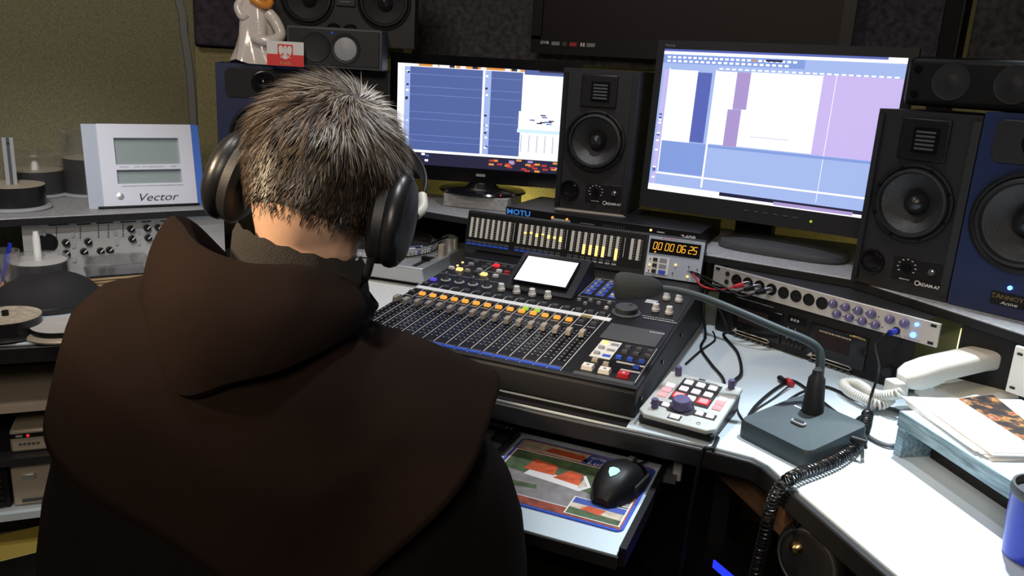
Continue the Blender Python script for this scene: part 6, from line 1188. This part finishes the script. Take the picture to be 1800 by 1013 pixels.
# hair: scalp shell plus short strands swirling from the crown
def skull(d):      # d unit vector in head frame -> surface point
    x, y, z = d; X = 0.081 * x; Y = 0.099 * y; Z = 0.0975 * z if z > 0 else 0.128 * z
    if z < 0: t = -z; X *= 1 - 0.26 * t; Y = Y * (1 - 0.25 * t) + 0.030 * t * t; Y -= 0.012 * t * (y < 0)
    return Vector((X, Y, Z))
def hairy(d):
    x, y, z = d
    if y > 0.55: return z > 0.50
    if y > 0.05: return z > 0.02 + 0.85 * (y - 0.05)
    return z > -0.52 + 0.30 * max(0, abs(x) - 0.55)
mb = MB(); mb.X = HM4; NU, NV = 72, 48; idx = {}; vs = []; fs = []
for j in range(NV + 1):
    f = pi * j / NV
    for i in range(NU):
        a = 2 * pi * i / NU; d = (math.sin(f) * math.cos(a), math.sin(f) * math.sin(a), -math.cos(f)); vs.append(skull(d) * 1.02 + Vector((0, 0, 0.001)))
for j in range(NV):
    for i in range(NU):
        f = pi * (j + 0.5) / NV; a = 2 * pi * (i + 0.5) / NU; d = (math.sin(f) * math.cos(a), math.sin(f) * math.sin(a), -math.cos(f))
        if hairy(d): fs.append((j * NU + i, j * NU + (i + 1) % NU, (j + 1) * NU + (i + 1) % NU, (j + 1) * NU + i))
mb.add(vs, fs, 'hair_dark', True); hr = mb.build('hair', ps)
rn = random.Random(2); mb = MB(); mb.X = HM4; crown = Vector((0.28, -0.62, 0.72)).normalized(); cnt = 0
while cnt < 15000:
    d = Vector((rn.gauss(0, 1), rn.gauss(0, 1), rn.gauss(0, 1))).normalized(); dj = d + Vector((rn.uniform(-.05, .05), rn.uniform(-.05, .05), rn.uniform(-.07, .07)))
    if not hairy(dj): continue
    cnt += 1; p = skull(d) * 1.02; n = d.copy(); away = (d - crown); away = (away - n * away.dot(n))
    if away.length < 1e-3: continue
    away.normalize(); sw = n.cross(away); r_ = (d - crown).length
    g = (away + sw * (0.9 * math.exp(-r_ * 2.2)) + Vector((0, 0, -0.35)) * (d.z < 0.3)).normalized(); g = (g - n * g.dot(n)).normalized()
    clump = noise.noise(d * 9.0); g = (g + sw * clump * 0.7 + Vector((rn.uniform(-.16, .16), rn.uniform(-.16, .16), rn.uniform(-.16, .16)))).normalized()
    top_ = max(0.0, min(1.0, (d.z + 0.35) / 0.7)); L = (0.007 + 0.027 * top_) * rn.uniform(0.75, 1.25); lift = 0.22 + 0.14 * clump + 0.08 * rn.random(); wdt = 0.00055
    p1 = p + g * L * 0.5 + n * L * lift * 0.55; p2 = p + g * L + n * L * lift * 0.60 ; side = g.cross(n) * wdt
    grey = 0.14 + 0.30 * (d.x > 0.15 and d.z > 0.1) + 0.30 * (d.z > 0.6) - 0.12 * (d.z < -0.1) + 0.3 * noise.noise(d * 6 + Vector((5, 5, 5)))
    m2 = 'hair_grey' if rn.random() < grey else ('hair_brown' if rn.random() < (0.60 if d.z > 0.2 else 0.32) else 'hair_dark')
    mb.add([p - side, p + side, p1 + side * 0.9, p1 - side * 0.9, p2], [(0, 1, 2, 3), (3, 2, 4)], m2, True)
o = mb.build('hair_strands', hr, normals=False); o['kind'] = 'stuff'

# ------------------------------------------------------------------ headphones on the head
BT_ = Matrix.Translation((0, 0, -0.03)) @ Matrix.Rotation(-0.44, 4, 'X') @ Matrix.Translation((0, 0, 0.03))
hd = thing('headphones', 'large black headphones with padded cups worn on the head', 'headphones', (PO.x, PO.y, 0), PSI)
for s in (-1, 1):
    cx = Matrix.Translation((s * 0.072, -0.002, -0.030)) @ Matrix.Rotation(s * pi / 2 - s * 0.10, 4, 'Y') ; X = HM4 @ cx @ Matrix.Rotation(0.0, 4, 'Z')
    mb = MB(); mb.lathe([(0.024, -0.004), (0.040, -0.002), (0.046, 0.004), (0.045, 0.014), (0.040, 0.017)], 'black_rubber', 40, X, True, 1.12, 0.95); mb.build('ear_cushion', hd)
    mb = MB(); mb.lathe([(0.044, 0.013), (0.047, 0.018), (0.0475, 0.024), (0.045, 0.030), (0.042, 0.033)], 'cup', 40, X, True, 1.12, 0.95); sh_ = mb.build('cup_shell', hd)
    mb = MB(); mb.lathe([(0.042, 0.032), (0.037, 0.037), (0.020, 0.041), (0, 0.042)], 'grey_dark', 40, X, True, 1.12, 0.95); mb.build('cup_grille', hd)
    mb = MB(); mb.X = HM4 @ BT_; mb.tube(smooth_path([(s * 0.107, 0.010, -0.004), (s * 0.110, 0.016, 0.016), (s * 0.102, 0.022, 0.040)], 5), [0.006] * 11, 'bone', 10); mb.build('yoke', hd)
mb = MB(); mb.X = HM4 @ BT_; rows = []
for i in range(25):
    a = pi * i / 24; r = 0.110; x = -0.101 * math.cos(a); z = 0.035 + 0.098 * math.sin(a); y = 0.024 + 0.018 * math.sin(a); w_ = 0.010 + 0.008 * math.sin(a)
    nx, nz = -math.cos(a), math.sin(a); rows.append([(x, y - w_, z), (x, y + w_, z), (x + nx * 0.006, y + w_, z + nz * 0.006), (x + nx * 0.006, y - w_, z + nz * 0.006)])
mb.grid(rows, 'black', closed=True, cap=True); mb.build('headband', hd, sub=1)
q = HM4 @ Vector((0.085, -0.020, -0.080)); mb = MB(); mb.tube(smooth_path([q, q + Vector((-0.008, 0.010, -0.03)), q + Vector((-0.03, 0.05, -0.07)), q + Vector((-0.05, 0.10, -0.14))], 6), [0.0045] * 6 + [0.002] * 13, 'black', 8); mb.build('cable', hd)
# ------------------------------------------------------------------ stool under the person
st = thing('stool', 'dark round stool under the robed person', 'stool', (PO.x, PO.y, 0), PSI)
mb = MB(); mb.X = Matrix.Translation((0, -0.03, 0)); mb.lathe([(0.16, 0.335), (0.18, 0.345), (0.185, 0.375), (0.17, 0.395), (0, 0.398)], 'black_soft', 40); mb.build('seat', st)
mb = MB(); mb.cyl((0, -0.03, 0.06), (0, -0.03, 0.34), 0.025, 'grey_dark', n=18); mb.build('column', st)
for k in range(5): a = 2 * pi * k / 5; mb = MB(); mb.tube([(0, -0.03, 0.07), (0.20 * math.cos(a), -0.03 + 0.20 * math.sin(a), 0.04), (0.24 * math.cos(a), -0.03 + 0.24 * math.sin(a), 0.012)], [0.02, 0.016, 0.012], 'grey_dark', 10); mb.build('leg', st)

# ------------------------------------------------------------------ lettering becomes mesh
bpy.context.view_layer.update(); dg = bpy.context.evaluated_depsgraph_get(); conv = [(o, bpy.data.meshes.new_from_object(o.evaluated_get(dg))) for o in TEXTS]
for o, me in conv:
    n = bpy.data.objects.new('lettering', me); COL.objects.link(n); n.parent = o.parent; n.location = o.location; n.rotation_euler = o.rotation_euler; n.scale = o.scale
    if not me.materials: me.materials.append(o.data.materials[0])
    bpy.data.objects.remove(o)
